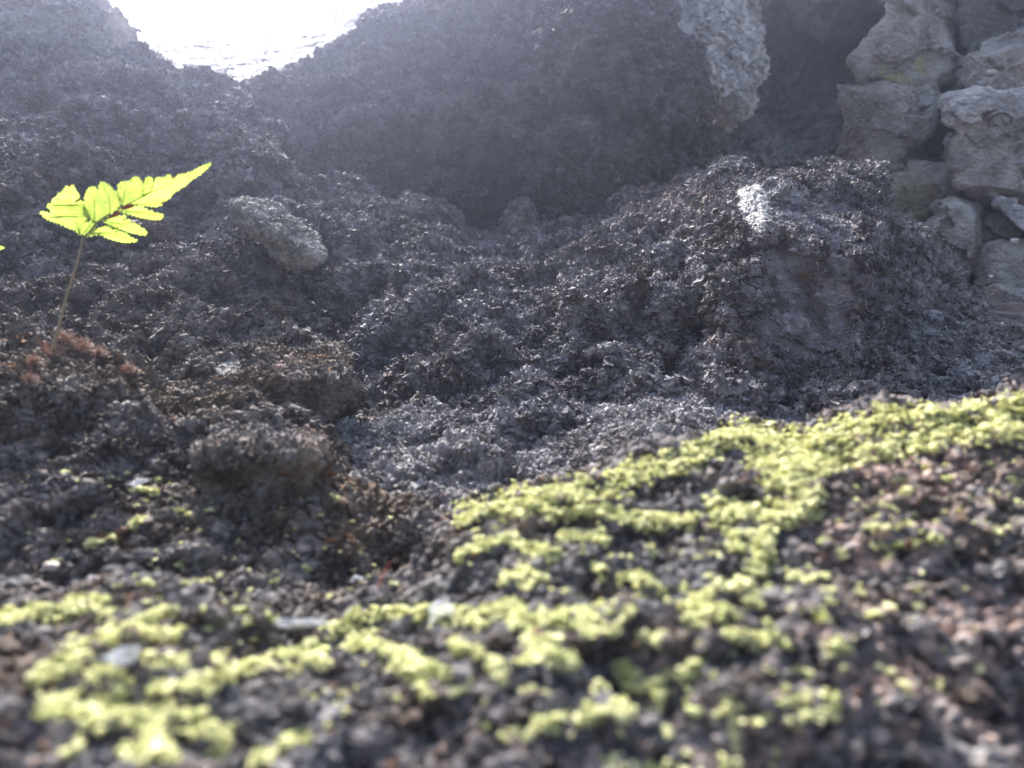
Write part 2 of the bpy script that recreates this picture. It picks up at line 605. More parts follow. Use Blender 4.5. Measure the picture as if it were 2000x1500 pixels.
rock('overhanging_block',
     [(385, 868), (430, 850), (520, 852), (600, 856), (628, 868), (630, 905), (600, 960), (560, 1000), (500, 1035), (455, 1045), (430, 1000), (405, 930)],
     [(400, 870, 0.345), (510, 860, 0.355), (620, 870, 0.340), (500, 900, 0.315), (430, 960, 0.315), (590, 920, 0.312), (480, 1030, 0.315)],
     M['tuff_warm'], 'small dark block with a flat shaded front jutting from the rusty ledge', center=(510, 935),
     step=1.8, roll=.03, roll_px=16, thick=.06, L=.0095, amp=.0042, big=.003, seed=12,
     planes=[[(430, 900, .315), (600, 896, .312), (500, 1040, .338)], [(430, 895, .315), (600, 890, .315), (500, 858, .40)], [(600, 900, .312), (630, 900, .35), (600, 1000, .33)]],
     smooth_polys=[([(425, 900), (600, 900), (610, 930), (520, 1040), (440, 1040)], .45)], wob=6,
     lichen=[(612, 872, 30, 20, .9)])
# --- pale lit ledge in the middle ---------------------------------------------
rock('crumbly_ledge',
     [(640, 858), (720, 812), (800, 800), (900, 830), (990, 870), (1080, 862), (1140, 842), (1200, 800), (1300, 770), (1400, 788), (1490, 822),
      (1580, 850), (1700, 900), (1650, 1000), (1200, 1120), (900, 1130), (690, 1060), (640, 950)],
     [(660, 870, .47), (800, 815, .50), (1000, 885, .47), (1130, 860, .47), (1300, 785, .50), (1480, 835, .48), (700, 960, .40), (900, 950, .40),
      (1100, 950, .39), (1300, 870, .42), (900, 1080, .34), (1200, 1080, .33), (1600, 960, .42)],
     M['tuff_lit'], 'low grey crumbly ledge lying just behind the mossy boulder ridge', center=(1080, 970),
     step=1.8, roll=.08, roll_px=50, thick=.08, L=.0105, amp=.0056, big=.010, seed=15)
# --- big middle boulder ---------------------------------------------------------
rock('middle_boulder',
     [(690, 800), (684, 740), (688, 690), (705, 630), (730, 590), (760, 545), (800, 505), (850, 492), (900, 474), (960, 472), (1060, 468),
      (1130, 448), (1200, 426), (1290, 386), (1350, 350), (1420, 420), (1480, 560), (1520, 700), (1560, 900), (1400, 960), (1100, 1000), (800, 980), (720, 900)],
     [(700, 700, .66), (800, 520, .82), (950, 485, .95), (1060, 480, .97), (1200, 440, .95), (1320, 380, .88), (760, 640, .68), (950, 600, .69),
      (1150, 560, .72), (1300, 500, .72), (1420, 560, .68), (800, 760, .57), (1000, 740, .56), (1200, 700, .58), (1380, 700, .58), (900, 880, .50), (1200, 860, .50), (1450, 850, .52)],
     M['tuff'], 'broad grey crumbly boulder filling the middle of the picture', center=(1100, 720),
     step=1.55, roll=.10, roll_px=70, thick=.2, L=.0115, amp=.0082, big=.024, seed=21,
     lichen=[(1300, 400, 120, 50, .35), (760, 600, 60, 30, .4), (1130, 590, 60, 30, .3)])
rock('rubble_lump',
     [(1380, 700), (1400, 672), (1440, 662), (1480, 680), (1520, 715), (1530, 760), (1500, 820), (1430, 830), (1380, 770)],
     [(1400, 690, .56), (1450, 670, .57), (1520, 740, .56), (1440, 760, .515), (1480, 810, .51)],
     M['tuff'], 'small brown crumbly lump at the foot of the square corner boulder', center=(1450, 750), step=1.7, roll=.05, roll_px=40,
     thick=.06, L=.012, amp=.010, big=.010, seed=24, lichen=[(1440, 690, 50, 40, .3)])
rock('rubble_lump',
     [(1530, 790), (1560, 750), (1620, 720), (1690, 702), (1740, 712), (1765, 745), (1750, 790), (1700, 880), (1560, 900), (1520, 850)],
     [(1550, 780, .55), (1690, 715, .58), (1755, 745, .57), (1640, 780, .53), (1600, 870, .50), (1700, 840, .51)],
     M['tuff'], 'wider rust-flecked crumbly lump just above the right part of the moss', center=(1640, 800), step=1.7, roll=.05, roll_px=40,
     thick=.06, L=.012, amp=.011, big=.012, seed=26)
# --- square corner boulder ------------------------------------------------------
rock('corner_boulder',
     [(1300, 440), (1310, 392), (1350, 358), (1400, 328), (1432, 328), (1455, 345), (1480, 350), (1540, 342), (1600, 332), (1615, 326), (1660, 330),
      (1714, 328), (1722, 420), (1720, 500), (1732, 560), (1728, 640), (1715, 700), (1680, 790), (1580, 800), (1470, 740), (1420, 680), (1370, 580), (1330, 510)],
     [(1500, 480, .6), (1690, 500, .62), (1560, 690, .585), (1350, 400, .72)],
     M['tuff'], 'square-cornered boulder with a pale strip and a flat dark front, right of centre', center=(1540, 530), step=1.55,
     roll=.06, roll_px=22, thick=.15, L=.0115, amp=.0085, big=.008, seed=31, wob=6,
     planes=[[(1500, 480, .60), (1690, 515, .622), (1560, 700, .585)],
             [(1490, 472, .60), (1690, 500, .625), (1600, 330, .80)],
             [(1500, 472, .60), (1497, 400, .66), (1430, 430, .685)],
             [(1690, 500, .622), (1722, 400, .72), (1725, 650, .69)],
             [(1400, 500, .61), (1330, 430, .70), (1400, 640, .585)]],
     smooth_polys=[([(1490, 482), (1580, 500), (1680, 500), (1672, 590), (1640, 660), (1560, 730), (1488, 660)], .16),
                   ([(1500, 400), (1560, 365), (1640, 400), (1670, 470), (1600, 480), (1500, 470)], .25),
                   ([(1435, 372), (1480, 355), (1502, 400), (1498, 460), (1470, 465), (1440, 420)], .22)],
     patch=[([(1440, 372), (1480, 362), (1502, 400), (1496, 450), (1470, 458), (1446, 420)], .6),  # whitish strip, its strong sunlight also put into the colour
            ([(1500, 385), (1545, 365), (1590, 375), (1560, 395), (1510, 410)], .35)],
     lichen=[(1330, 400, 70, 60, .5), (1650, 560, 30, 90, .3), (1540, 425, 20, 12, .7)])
# --- right stones -----------------------------------------------------------------
rock('jagged_stone',
     [(1690, 480), (1715, 468), (1745, 447), (1770, 450), (1790, 470), (1825, 480), (1838, 520), (1865, 545), (1872, 575), (1900, 590), (1912, 625), (1800, 700), (1680, 680)],
     [(1700, 480, .92), (1760, 455, .95), (1880, 590, .90), (1780, 560, .84), (1800, 650, .80)],
     M['tuff_lit'], 'jagged grey stone stepping down to the right of the corner boulder', center=(1775, 580), step=2, roll=.08, roll_px=30,
     thick=.1, L=.018, amp=.013, big=.014, seed=35, wob=6, patch=[([(1770, 478), (1800, 478), (1815, 500), (1780, 500)], .4)])
rock('sloping_stone',
     [(1716, 556), (1735, 548), (1765, 563), (1810, 588), (1870, 610), (1920, 632), (1985, 640), (2150, 645), (2200, 760), (2100, 860), (1850, 880), (1705, 880), (1722, 700)],
     [(1720, 560, .86), (1860, 625, .84), (2100, 690, .80), (1760, 660, .72), (1900, 720, .67), (1800, 800, .58), (2050, 800, .58)],
     M['tuff_lit'], 'long grey stone sloping down to the right edge above the moss', center=(1880, 735), step=2, roll=.10, roll_px=36, thick=.12,
     L=.016, amp=.011, big=.014, seed=38, wob=6, lichen=[(1760, 600, 70, 30, .6)],
     patch=[([(1735, 560), (1775, 578), (1790, 592), (1740, 600)], .3)])
# --- left boulders -------------------------------------------------------------------
rock('left_boulder',
     [(-260, 60), (-120, 20), (20, 60), (110, 85), (200, 100), (250, 98), (292, 110), (298, 136), (325, 142), (342, 163), (405, 172), (472, 188),
      (505, 235), (530, 270), (570, 330), (620, 380), (640, 470), (540, 560), (300, 620), (-260, 650)],
     [(-200, 100, 0.950), (50, 90, 1.070), (230, 100, 1.100), (330, 160, 1.070), (460, 190, 1.070), (550, 300, 0.950), (620, 400, 0.860), (0, 250, 0.800), (200, 220, 0.890), (400, 280, 0.890),
      (60, 380, 0.700), (250, 380, 0.800), (400, 400, 0.830), (0, 550, 0.620), (250, 560, 0.700), (500, 540, 0.720)],
     M['tuff'], 'big hazy crumbly boulder at the upper left below the bright opening', center=(180, 340), step=1.9, roll=.08, roll_px=60,
     thick=.2, L=.016, amp=.0115, big=.026, seed=41, facet=.35)
rock('left_mound',
     [(400, 440), (480, 420), (560, 400), (640, 375), (700, 378), (760, 402), (820, 415), (870, 440), (900, 462), (910, 520), (860, 620), (760, 800), (620, 800), (470, 700), (380, 560)],
     [(420, 450, 0.900), (640, 390, 0.960), (760, 410, 0.980), (880, 455, 0.960), (520, 540, 0.840), (700, 500, 0.860), (830, 520, 0.860), (600, 640, 0.760), (740, 640, 0.760), (680, 760, 0.700)],
     M['tuff'], 'rounded crumbly mound behind the wedge stone, left of the middle boulder', center=(660, 560), step=1.8, roll=.08, roll_px=60,
     thick=.15, L=.014, amp=.0098, big=.022, seed=45, facet=.35, lichen=[(640, 470, 90, 50, .25)])
rock('shaded_mound',
     [(-240, 480), (-60, 470), (80, 460), (190, 450), (260, 425), (330, 432), (380, 500), (450, 540), (540, 560), (600, 610), (640, 680), (600, 780), (400, 850), (-240, 850)],
     [(-150, 490, .68), (100, 475, .70), (300, 445, .74), (450, 555, .68), (600, 640, .64), (0, 600, .57), (200, 600, .60), (400, 640, .60), (0, 750, .48), (250, 760, .50), (500, 740, .54)],
     M['tuff_warm'], 'low brown mound in shade behind the fern stem', center=(200, 640), step=1.9, roll=.08, roll_px=60,
     thick=.12, L=.013, amp=.0092, big=.022, seed=48, facet=.35)
rock('wedge_stone',
     [(448, 398), (468, 386), (498, 393), (545, 397), (555, 412), (590, 440), (622, 475), (640, 500), (612, 526), (572, 522), (545, 495), (500, 460), (470, 432)],
     [(455, 398, 0.660), (545, 400, 0.700), (630, 495, 0.640), (570, 515, 0.600), (510, 440, 0.605), (560, 450, 0.640)],
     M['wedge'], 'pale grey wedge-shaped stone lying tilted on the left mound', center=(550, 455), step=1.5, roll=.018, roll_px=8, thick=.05,
     L=.010, amp=.0034, big=.003, seed=51, flk=.05, wob=5, planes=[[(452, 398, 0.680), (555, 400, 0.740), (640, 500, 0.670)], [(470, 430, 0.660), (560, 470, 0.645), (600, 524, 0.620)], [(448, 400, 0.680), (560, 445, 0.655), (635, 498, 0.650)]])
rock('slab_stone',
     [(340, 745), (360, 728), (400, 712), (430, 702), (480, 686), (560, 676), (640, 672), (668, 688), (682, 728), (690, 790), (640, 830), (540, 800), (460, 785), (400, 775)],
     [(350, 740, 0.475), (440, 708, 0.505), (640, 680, 0.535), (685, 740, 0.500), (450, 760, 0.455), (560, 730, 0.475), (620, 790, 0.445), (520, 690, 0.515)],
     M['tuff_warm'], 'flat-topped stone with a pale smooth left corner, between fern ledge and middle boulder', center=(540, 750), step=1.5,
     roll=.03, roll_px=14, thick=.08, L=.011, amp=.0050, big=.005, seed=54, wob=5,
     planes=[[(430, 748, .455), (670, 738, .475), (560, 676, .55)], [(430, 748, .455), (680, 742, .475), (560, 830, .470)], [(430, 748, .455), (345, 735, .52), (400, 790, .48)]],
     smooth_polys=[([(410, 735), (440, 710), (472, 706), (470, 735), (440, 745)], .25), ([(440, 750), (560, 765), (680, 760), (680, 830), (450, 800)], .5)],
     patch=[([(412, 736), (440, 712), (472, 705), (470, 728), (440, 742)], .3)], lichen=[(560, 720, 50, 25, .7), (500, 755, 60, 18, .3)])
# --- back boulders -----------------------------------------------------------------------
rock('back_boulder',
     [(390, 320), (430, 222), (470, 178), (560, 138), (662, 94), (745, 50), (805, -8), (860, -60), (1020, -75), (1120, -60), (1250, 60), (1360, 190), (1395, 280),
      (1402, 340), (1380, 440), (1200, 520), (950, 520), (860, 470), (700, 440), (540, 360)],
     [(470, 240, 1.240), (600, 110, 1.340), (760, 0, 1.370), (1000, -60, 1.370), (1380, 330, 1.240), (700, 240, 1.180), (900, 200, 1.140), (1150, 250, 1.120), (1280, 300, 1.140),
      (800, 400, 1.170), (1000, 430, 1.180), (1250, 430, 1.170), (1030, 60, 1.260)],
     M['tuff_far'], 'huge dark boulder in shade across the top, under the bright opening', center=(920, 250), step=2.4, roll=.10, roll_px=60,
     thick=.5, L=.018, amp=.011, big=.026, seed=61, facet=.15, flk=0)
rock('upper_boulder',
     [(1020, -40), (1060, 20), (1085, 10), (1130, -80), (1290, -80), (1304, 20), (1330, 90), (1362, 160), (1390, 250), (1330, 260), (1240, 200), (1150, 190), (1080, 150), (1045, 90)],
     [(1040, 20, 1.240), (1200, -60, 1.260), (1300, 20, 1.240), (1380, 230, 1.200), (1150, 80, 1.120), (1250, 100, 1.120), (1300, 190, 1.120), (1150, 170, 1.120)],
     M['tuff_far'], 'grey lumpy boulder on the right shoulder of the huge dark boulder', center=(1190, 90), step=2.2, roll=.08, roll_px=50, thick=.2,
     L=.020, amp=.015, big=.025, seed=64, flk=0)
rock('pinnacle_stone',
     [(960, 500), (972, 460), (985, 420), (1000, 396), (1020, 388), (1038, 398), (1046, 428), (1062, 462), (1078, 530), (1020, 560)],
     [(970, 470, 1.080), (1018, 400, 1.090), (1065, 470, 1.080), (1015, 450, 1.045), (1015, 540, 1.040)],
     M['tuff_warm'], 'small brownish pinnacle stone standing in the dark notch at the centre', center=(1018, 470), step=1.6, roll=.04, roll_px=26, thick=.06,
     L=.014, amp=.005, big=.004, seed=66, wob=3, flk=0)
rock('pale_crag',
     [(1270, -90), (1490, -90), (1466, -10), (1462, 40), (1476, 95), (1484, 128), (1468, 150), (1470, 190), (1446, 218), (1414, 232), (1380, 198), (1340, 150), (1310, 90), (1295, 20)],
     [(1300, 0, 1.50), (1480, 100, 1.55), (1400, 240, 1.5), (1400, 100, 1.42), (1440, 180, 1.45), (1350, 60, 1.43), (1400, -80, 1.5)],
     M['crag'], 'pale jagged crag at the top, right of the huge dark boulder', center=(1395, 70), step=2.2, roll=.08, roll_px=30, thick=.3, L=.028, amp=.019, big=.022, seed=68, flk=0,
     smooth_polys=[([(1300, 10), (1345, 20), (1375, 80), (1345, 120), (1310, 80)], .2)])
rock('cave_wall',
     [(1200, -400), (2600, -400), (2600, 900), (1800, 800), (1200, 800)],
     [(1200, -300, 2.0), (1450, 0, 2.15), (1600, 100, 2.25), (1750, 50, 1.98), (1640, 240, 2.08), (1450, 320, 2.0), (2000, 0, 1.74), (2500, 300, 1.62), (2000, 700, 1.68), (1850, 250, 1.78), (1400, 700, 1.9), (1640, 60, 2.0), (1690, 110, 2.2)],
     M['cave'], 'smooth dark cave wall in shadow behind the stacked stones', center=(1850, 200), step=4, roll=.2, roll_px=60, thick=.6, L=.12, amp=.03, big=.05, seed=70, flk=0,
     cat='rock wall', fine=.5)
rock('fallen_stone',
     [(1380, 235), (1420, 225), (1470, 250), (1530, 290), (1560, 340), (1500, 420), (1380, 420), (1360, 320)],
     [(1390, 250, 1.65), (1500, 290, 1.7), (1400, 350, 1.6), (1500, 380, 1.6)],
     M['cave'], 'dim dark stone in the gap right of the huge boulder', center=(1460, 330), step=3, roll=.08, roll_px=40, thick=.2, L=.04, amp=.02, big=.03, seed=72, flk=0)


def z1(pts):
    return [(1650 + .2333 * x, .2333 * y) for x, y in pts]


def z2(pts):
    return [(1650 + .2333 * x, 300 + .2333 * y) for x, y in pts]


WALL = 'stacked stones of the wall at the right'
wall_stones = [
    (z1([(330, -200), (1000, -200), (985, 0), (970, 80), (850, 150), (845, 270), (825, 370), (765, 470), (860, 425), (892, 500), (865, 580), (700, 665), (590, 625), (545, 650),
         (582, 775), (420, 725), (300, 705), (190, 560), (130, 480), (280, 330), (380, 130)]), 1.66, 'stained', 'tall grey overhanging stone with a yellow-green stain, top of the wall', (560, 300), 'stain'),
    (z1([(30, 740), (200, 750), (360, 715), (520, 795), (600, 805), (690, 770), (725, 825), (695, 960), (655, 1090), (560, 1150), (450, 1215), (435, 1300), (440, 1560), (60, 1560), (40, 1300), (60, 1000)]),
     1.61, 'grey', 'smooth grey slab stone below the yellow-green stain', (420, 1000), None),
    (z1([(895, 830), (1020, 795), (1150, 755), (1300, 790), (1560, 750), (1760, 800), (1700, 930), (1500, 990), (1250, 1105), (1090, 1165), (1010, 1060), (940, 1040), (860, 960)]),
     1.42, 'pale', 'brightest pale stone at the right edge of the wall', (1250, 920), None),
    (z1([(1090, 1160), (1250, 1110), (1500, 985), (1800, 930), (1800, 1560), (1600, 1660), (1400, 1690), (1200, 1650), (1000, 1500), (970, 1300), (1010, 1180)]), 1.45, 'grey',
     'broad rough stone under the brightest stone at the right edge', (1350, 1330), None),
    (z1([(1050, 480), (1200, 390), (1500, 310), (1800, 290), (1800, 780), (1550, 760), (1300, 790), (1150, 760), (960, 800), (940, 700)]), 1.55, 'grey',
     'layered grey stone with a white chip, above the brightest stone', (1350, 560), None),
    (z1([(1150, -300), (1900, -300), (1900, 290), (1500, 312), (1250, 370), (1120, 420), (1060, 300), (1100, 100)]), 1.64, 'cave', 'dim stone in the top right corner', (1450, 60), None),
    (z1([(850, 1130), (950, 1095), (985, 1250), (975, 1420), (880, 1390), (820, 1300)]), 1.6, 'pale', 'little pale brown stone wedged beside the dark hole', (910, 1260), None),
    (z1([(430, 1230), (520, 1190), (610, 1180), (640, 1310), (740, 1350), (860, 1360), (1000, 1480), (1000, 1620), (430, 1640)]), 1.66, 'grey', 'grey stone with a pale rim under the dark hole', (650, 1450), None),
    (z2([(220, 280), (400, 210), (520, 200), (640, 235), (780, 300), (805, 470), (740, 590), (540, 625), (420, 560), (240, 520)]), 1.5, 'olive', 'olive and ochre stone beside the corner boulder', (520, 410), None),
    (z2([(480, 130), (640, 90), (960, 100), (1010, 250), (1285, 250), (1305, 420), (1090, 470), (830, 470), (790, 290), (640, 215)]), 1.56, 'grey', 'long grey stone in the middle of the wall', (930, 300), None),
    (z2([(760, 500), (900, 460), (1090, 460), (1095, 700), (1080, 950), (980, 1030), (940, 1120), (760, 860), (560, 740), (540, 640), (740, 590)]), 1.48, 'grey', 'upright grey stone behind the jagged stone', (880, 720), None),
    (z2([(1100, 480), (1300, 440), (1500, 640), (1600, 780), (1400, 770), (1180, 770), (1120, 700)]), 1.52, 'grey', 'brownish triangular stone near the right edge', (1280, 650), None),
    (z2([(1310, 415), (1500, 470), (1800, 540), (1800, 720), (1500, 640), (1400, 560), (1320, 480)]), 1.40, 'pale', 'thin blue-grey flat stone jutting in at the right edge', (1520, 560), None),
    (z2([(1180, 790), (1400, 775), (1800, 750), (1800, 1110), (1500, 1100), (1400, 1085), (1200, 1110), (1120, 1010)]), 1.45, 'grey', 'pinkish grey block low at the right edge', (1450, 940), None),
    (z2([(1070, 1200), (1250, 1140), (1500, 1165), (1800, 1150), (1800, 1560), (1300, 1560), (1080, 1420)]), 1.36, 'grey', 'rounded grey stone at the bottom of the wall', (1400, 1330), None),
]
for k, (pl, dd, mt, lab, cen, ex) in enumerate(wall_stones):
    a = np.array(pl)
    ccx = (1650 + .2333 * cen[0], .2333 * cen[1] + (300 if k >= 8 else 0))
    rs = np.random.default_rng(90 + k)
    pl = [(ccx[0] + 1.22 * (x - ccx[0]), ccx[1] + 1.22 * (y - ccx[1])) for x, y in pl]
    mr_ = np.mean([math.hypot(x - ccx[0], y - ccx[1]) for x, y in pl])
    ctrl = [(ccx[0], ccx[1], dd), (ccx[0] + 30, ccx[1], dd), (ccx[0], ccx[1] + 30, dd), (ccx[0] - 30, ccx[1] - 30, dd)]
    pln = []
    for q_ in range(7):                     # one broad face and chipped bevels round it
        a_ = rs.uniform(.4, 2.7) if q_ == 0 else (q_ + rs.uniform(-.35, .35)) * 1.047
        sl = rs.uniform(.1, .5) * .0006 if q_ == 0 else rs.uniform(.5, 2.4) * .0008
        at_ = 0 if q_ == 0 else mr_ * rs.uniform(.25, .85)
        f_ = lambda x, y: dd + sl * ((x - ccx[0]) * math.cos(a_) + (y - ccx[1]) * math.sin(a_) - at_)
        pln.append([(x, y, f_(x, y)) for x, y in ((ccx[0], ccx[1]), (ccx[0] + 40, ccx[1]), (ccx[0], ccx[1] + 40))])
    rock('wall_stone', pl, ctrl, M[mt], lab, center=ccx, step=2.2, roll=.015, roll_px=5, thick=.25, L=.03, amp=.0042, big=.011, planes=pln, seed=100 + k * 3, wob=7, group=WALL, cat='stone',
         fine=.8, flake=.8, facet=2.0, flk=0, lichen=[(1765, 135, 45, 34, 1.2), (1735, 155, 26, 18, 1.2)] if ex else [])
# --- top left ---------------------------------------------------------------------------------
rock('grained_rock',
     [(-260, -120), (140, -120), (165, 10), (185, 50), (204, 84), (215, 110), (120, 130), (-260, 130)],
     [(-200, 0, 1.02), (150, -60, 1.12), (190, 70, 1.10), (50, 40, 1.05), (80, 110, 1.04)],
     M['wedge'], 'smoother streaked grey rock in the top left corner', center=(0, 20), step=2.2, roll=.06, roll_px=24, thick=.3, L=.022, amp=.010, big=.012, seed=150, wob=4)
rock('brown_rock',
     [(60, -150), (150, -150), (176, 0), (196, 34), (214, 46), (228, 44), (246, 76), (230, 100), (190, 140), (80, 140)],
     [(120, -60, 1.4), (190, 40, 1.42), (235, 75, 1.42), (160, 60, 1.36)],
     M['olive'], 'narrow brown rock peeking out beside the bright opening', center=(150, 30), step=2.4, roll=.06, roll_px=16, thick=.3, L=.03, amp=.012, big=.015, seed=153, wob=4)
rock('sunlit_slab',
     [(200, 90), (240, 84), (330, 74), (420, 70), (520, 62), (600, 58), (660, 44), (730, 10), (800, -10), (860, 60), (800, 300), (500, 420), (250, 420), (200, 250)],
     [(240, 95, 1.800), (420, 78, 1.950), (600, 66, 1.980), (760, 10, 2.000), (330, 140, 1.580), (480, 130, 1.620), (600, 105, 1.700), (420, 175, 1.460), (650, 85, 1.700), (400, 350, 1.400), (700, 300, 1.500)],
     M['slab'], 'pale slab bathed in sunlight below the white opening', center=(500, 240), step=2.2, roll=.12, roll_px=16, thick=.4, L=.02, amp=.0018, big=.006, seed=156, wob=3, flk=0)


# ------------------------------------------------------------------ ground
def ground():
    n = 240
    r = np.concatenate([np.linspace(0.02, 2.6, 170), np.linspace(2.7, 9, 40)])
    th = np.linspace(0, 2 * np.pi, n, endpoint=False)
    x = (r[:, None] * np.cos(th)[None]).ravel()
    y = (1.0 + r[:, None] * np.sin(th)[None]).ravel()
    t = np.clip((y - .55) / .5, 0, 1)
    z = -.15 + .25 * t * t * (3 - 2 * t)
    p = np.stack([x, y, z], -1).astype(f32)
    p[:, 2] += .02 * fbm(p, .15, 4, 201) + .012 * fbm(p, .03, 2, 207, ridged=True)
    i = np.arange(len(r) - 1)[:, None] * n
    j = np.arange(n)[None]
    j2 = (j + 1) % n
    q = np.stack([i + j, i + j2, i + n + j2, i + n + j], -1).reshape(-1, 4)[:, ::-1]
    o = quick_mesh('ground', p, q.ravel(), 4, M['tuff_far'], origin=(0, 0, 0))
    o.data.update()
    tag(o, None, None, None, 'structure')


ground()

# ------------------------------------------------------------------ moss
moss_mat = plain_mat('moss_green', (.68, .67, .40), (.48, .50, .22), scale=170, rough=.85, trans=.35, tcol=(.80, .78, .40), spec=.15)
STROKES = [
    ([(1750, 1050), (1850, 950), (1950, 930)], 90, -.62), ([(1500, 1250), (1650, 1200), (1750, 1250)], 110, -.72), ([(1550, 1400), (1400, 1430), (1250, 1440)], 70, -.55),
    ([(1150, 1130), (1350, 1100), (1500, 1150)], 60, -.60), ([(950, 1380), (1100, 1350)], 60, -.7), ([(300, 1200), (500, 1250), (700, 1350)], 60, -.72), ([(100, 1000), (400, 1060), (700, 1080)], 70, -.88),
    ([(2050, 785), (1960, 805), (1850, 822), (1740, 815), (1640, 848), (1565, 872), (1500, 856), (1430, 852), (1370, 890), (1280, 908), (1180, 955), (1100, 972), (1020, 980), (915, 1005)], 27),
    ([(2000, 850), (1900, 840), (1800, 860), (1700, 880), (1620, 900)], 26), ([(1480, 890), (1540, 930), (1600, 900)], 30),
    ([(1400, 880), (1330, 915), (1260, 925)], 18), ([(1520, 930), (1560, 960), (1590, 1000)], 28), ([(1400, 1000), (1480, 1010), (1580, 1000)], 30),
    ([(1440, 1060), (1490, 1060), (1480, 1100)], 26), ([(1080, 1005), (1140, 1000), (1240, 1015), (1345, 1022)], 17), ([(1100, 1045), (1180, 1060)], 11),
    ([(905, 1090), (940, 1065), (1010, 1060), (1090, 1090)], 14), ([(1000, 1130), (1050, 1120)], 24), ([(1260, 1140), (1300, 1160)], 11),
    ([(1350, 1180), (1400, 1160), (1450, 1150), (1480, 1175)], 16), ([(1350, 1210), (1420, 1195)], 16), ([(1420, 1240), (1470, 1245), (1530, 1255)], 15),
    ([(1210, 1305), (1235, 1320)], 20), ([(1250, 1350), (1310, 1320), (1365, 1302)], 15), ([(1230, 1340), (1290, 1345)], 18), ([(1130, 1420), (1180, 1390), (1220, 1375)], 18),
    ([(1030, 1430), (1100, 1400)], 12), ([(830, 1195), (760, 1200), (700, 1205), (640, 1238)], 15), ([(700, 1215), (690, 1260)], 18), ([(680, 1230), (760, 1270), (800, 1310), (870, 1320)], 19),
    ([(800, 1290), (830, 1360)], 15), ([(860, 1210), (940, 1210), (1000, 1180)], 18), ([(900, 1265), (930, 1270)], 14), ([(960, 1300), (980, 1330)], 12),
    ([(1010, 1215), (1080, 1210), (1160, 1215), (1150, 1240)], 20), ([(1050, 1280), (1110, 1300)], 18), ([(1040, 1250), (1080, 1260)], 14),
    ([(0, 1215), (60, 1205), (150, 1192)], 18), ([(190, 1180), (210, 1200)], 16), ([(320, 1198), (250, 1230), (205, 1260)], 13), ([(270, 1240), (335, 1248)], 13),
    ([(150, 1275), (125, 1310), (75, 1335)], 24), ([(290, 1290), (360, 1300)], 12), ([(190, 1320), (240, 1320)], 20), ([(310, 1350), (390, 1340), (450, 1320), (520, 1300)], 18),
    ([(530, 1285), (600, 1270), (620, 1300)], 22), ([(420, 1290), (425, 1310)], 12), ([(80, 1390), (140, 1370), (220, 1370)], 24), ([(180, 1400), (260, 1410), (330, 1400), (430, 1440)], 32),
    ([(160, 1450), (140, 1480)], 12), ([(250, 1460), (340, 1475)], 24), ([(500, 1490), (540, 1470), (590, 1440)], 15), ([(270, 958), (300, 966)], 7), ([(180, 1065), (215, 1055)], 9),
    ([(258, 1030), (270, 1022)], 7), ([(600, 1108), (605, 1112)], 7), ([(1690, 1035), (1760, 1030)], 7), ([(1700, 1070), (1760, 1065)], 7), ([(1790, 1060), (1835, 1055)], 12),
    ([(1250, 1245), (1290, 1250)], 13), ([(1615, 1265), (1650, 1275)], 11), ([(1555, 1310), (1580, 1325)], 10), ([(1520, 1375), (1570, 1370)], 10), ([(1540, 1405), (1620, 1395)], 12),
    ([(1470, 1405), (1500, 1400)], 10), ([(1545, 1130), (1610, 1130)], 6), ([(1700, 1200), (1730, 1215)], 6), ([(1590, 1190), (1610, 1220)], 9), ([(1230, 1190), (1200, 1240)], 10)]
V0, F0 = None, None


def blob():
    """a small round cushion of moss leaves: 20 faces"""
    import bmesh
    bm = bmesh.new()
    bmesh.ops.create_icosphere(bm, subdivisions=1, radius=1)
    v = np.array([x.co[:] for x in bm.verts], f32)
    f = np.array([[q.index for q in x.verts] for x in bm.faces], np.int32)
    bm.free()
    return v, f


def scatter_blobs(name, pts, nrm, radii, mat, label, cat, kind='stuff', squash=.7):
    v0, f0 = blob()
    n = len(pts)
    r = np.random.default_rng(5)
    jit = 1 + .6 * r.normal(size=(n, len(v0), 1)).astype(f32)
    vv = v0[None] * jit * radii[:, None, None] * np.array([1, 1, squash], f32)
    vv = vv + (pts + nrm * (radii * .35)[:, None])[:, None]
    ff = f0[None] + (np.arange(n) * len(v0))[:, None, None]
    o = quick_mesh(name, vv.reshape(-1, 3), ff.ravel(), 3, mat)
    return tag(o, label, cat, None, kind)


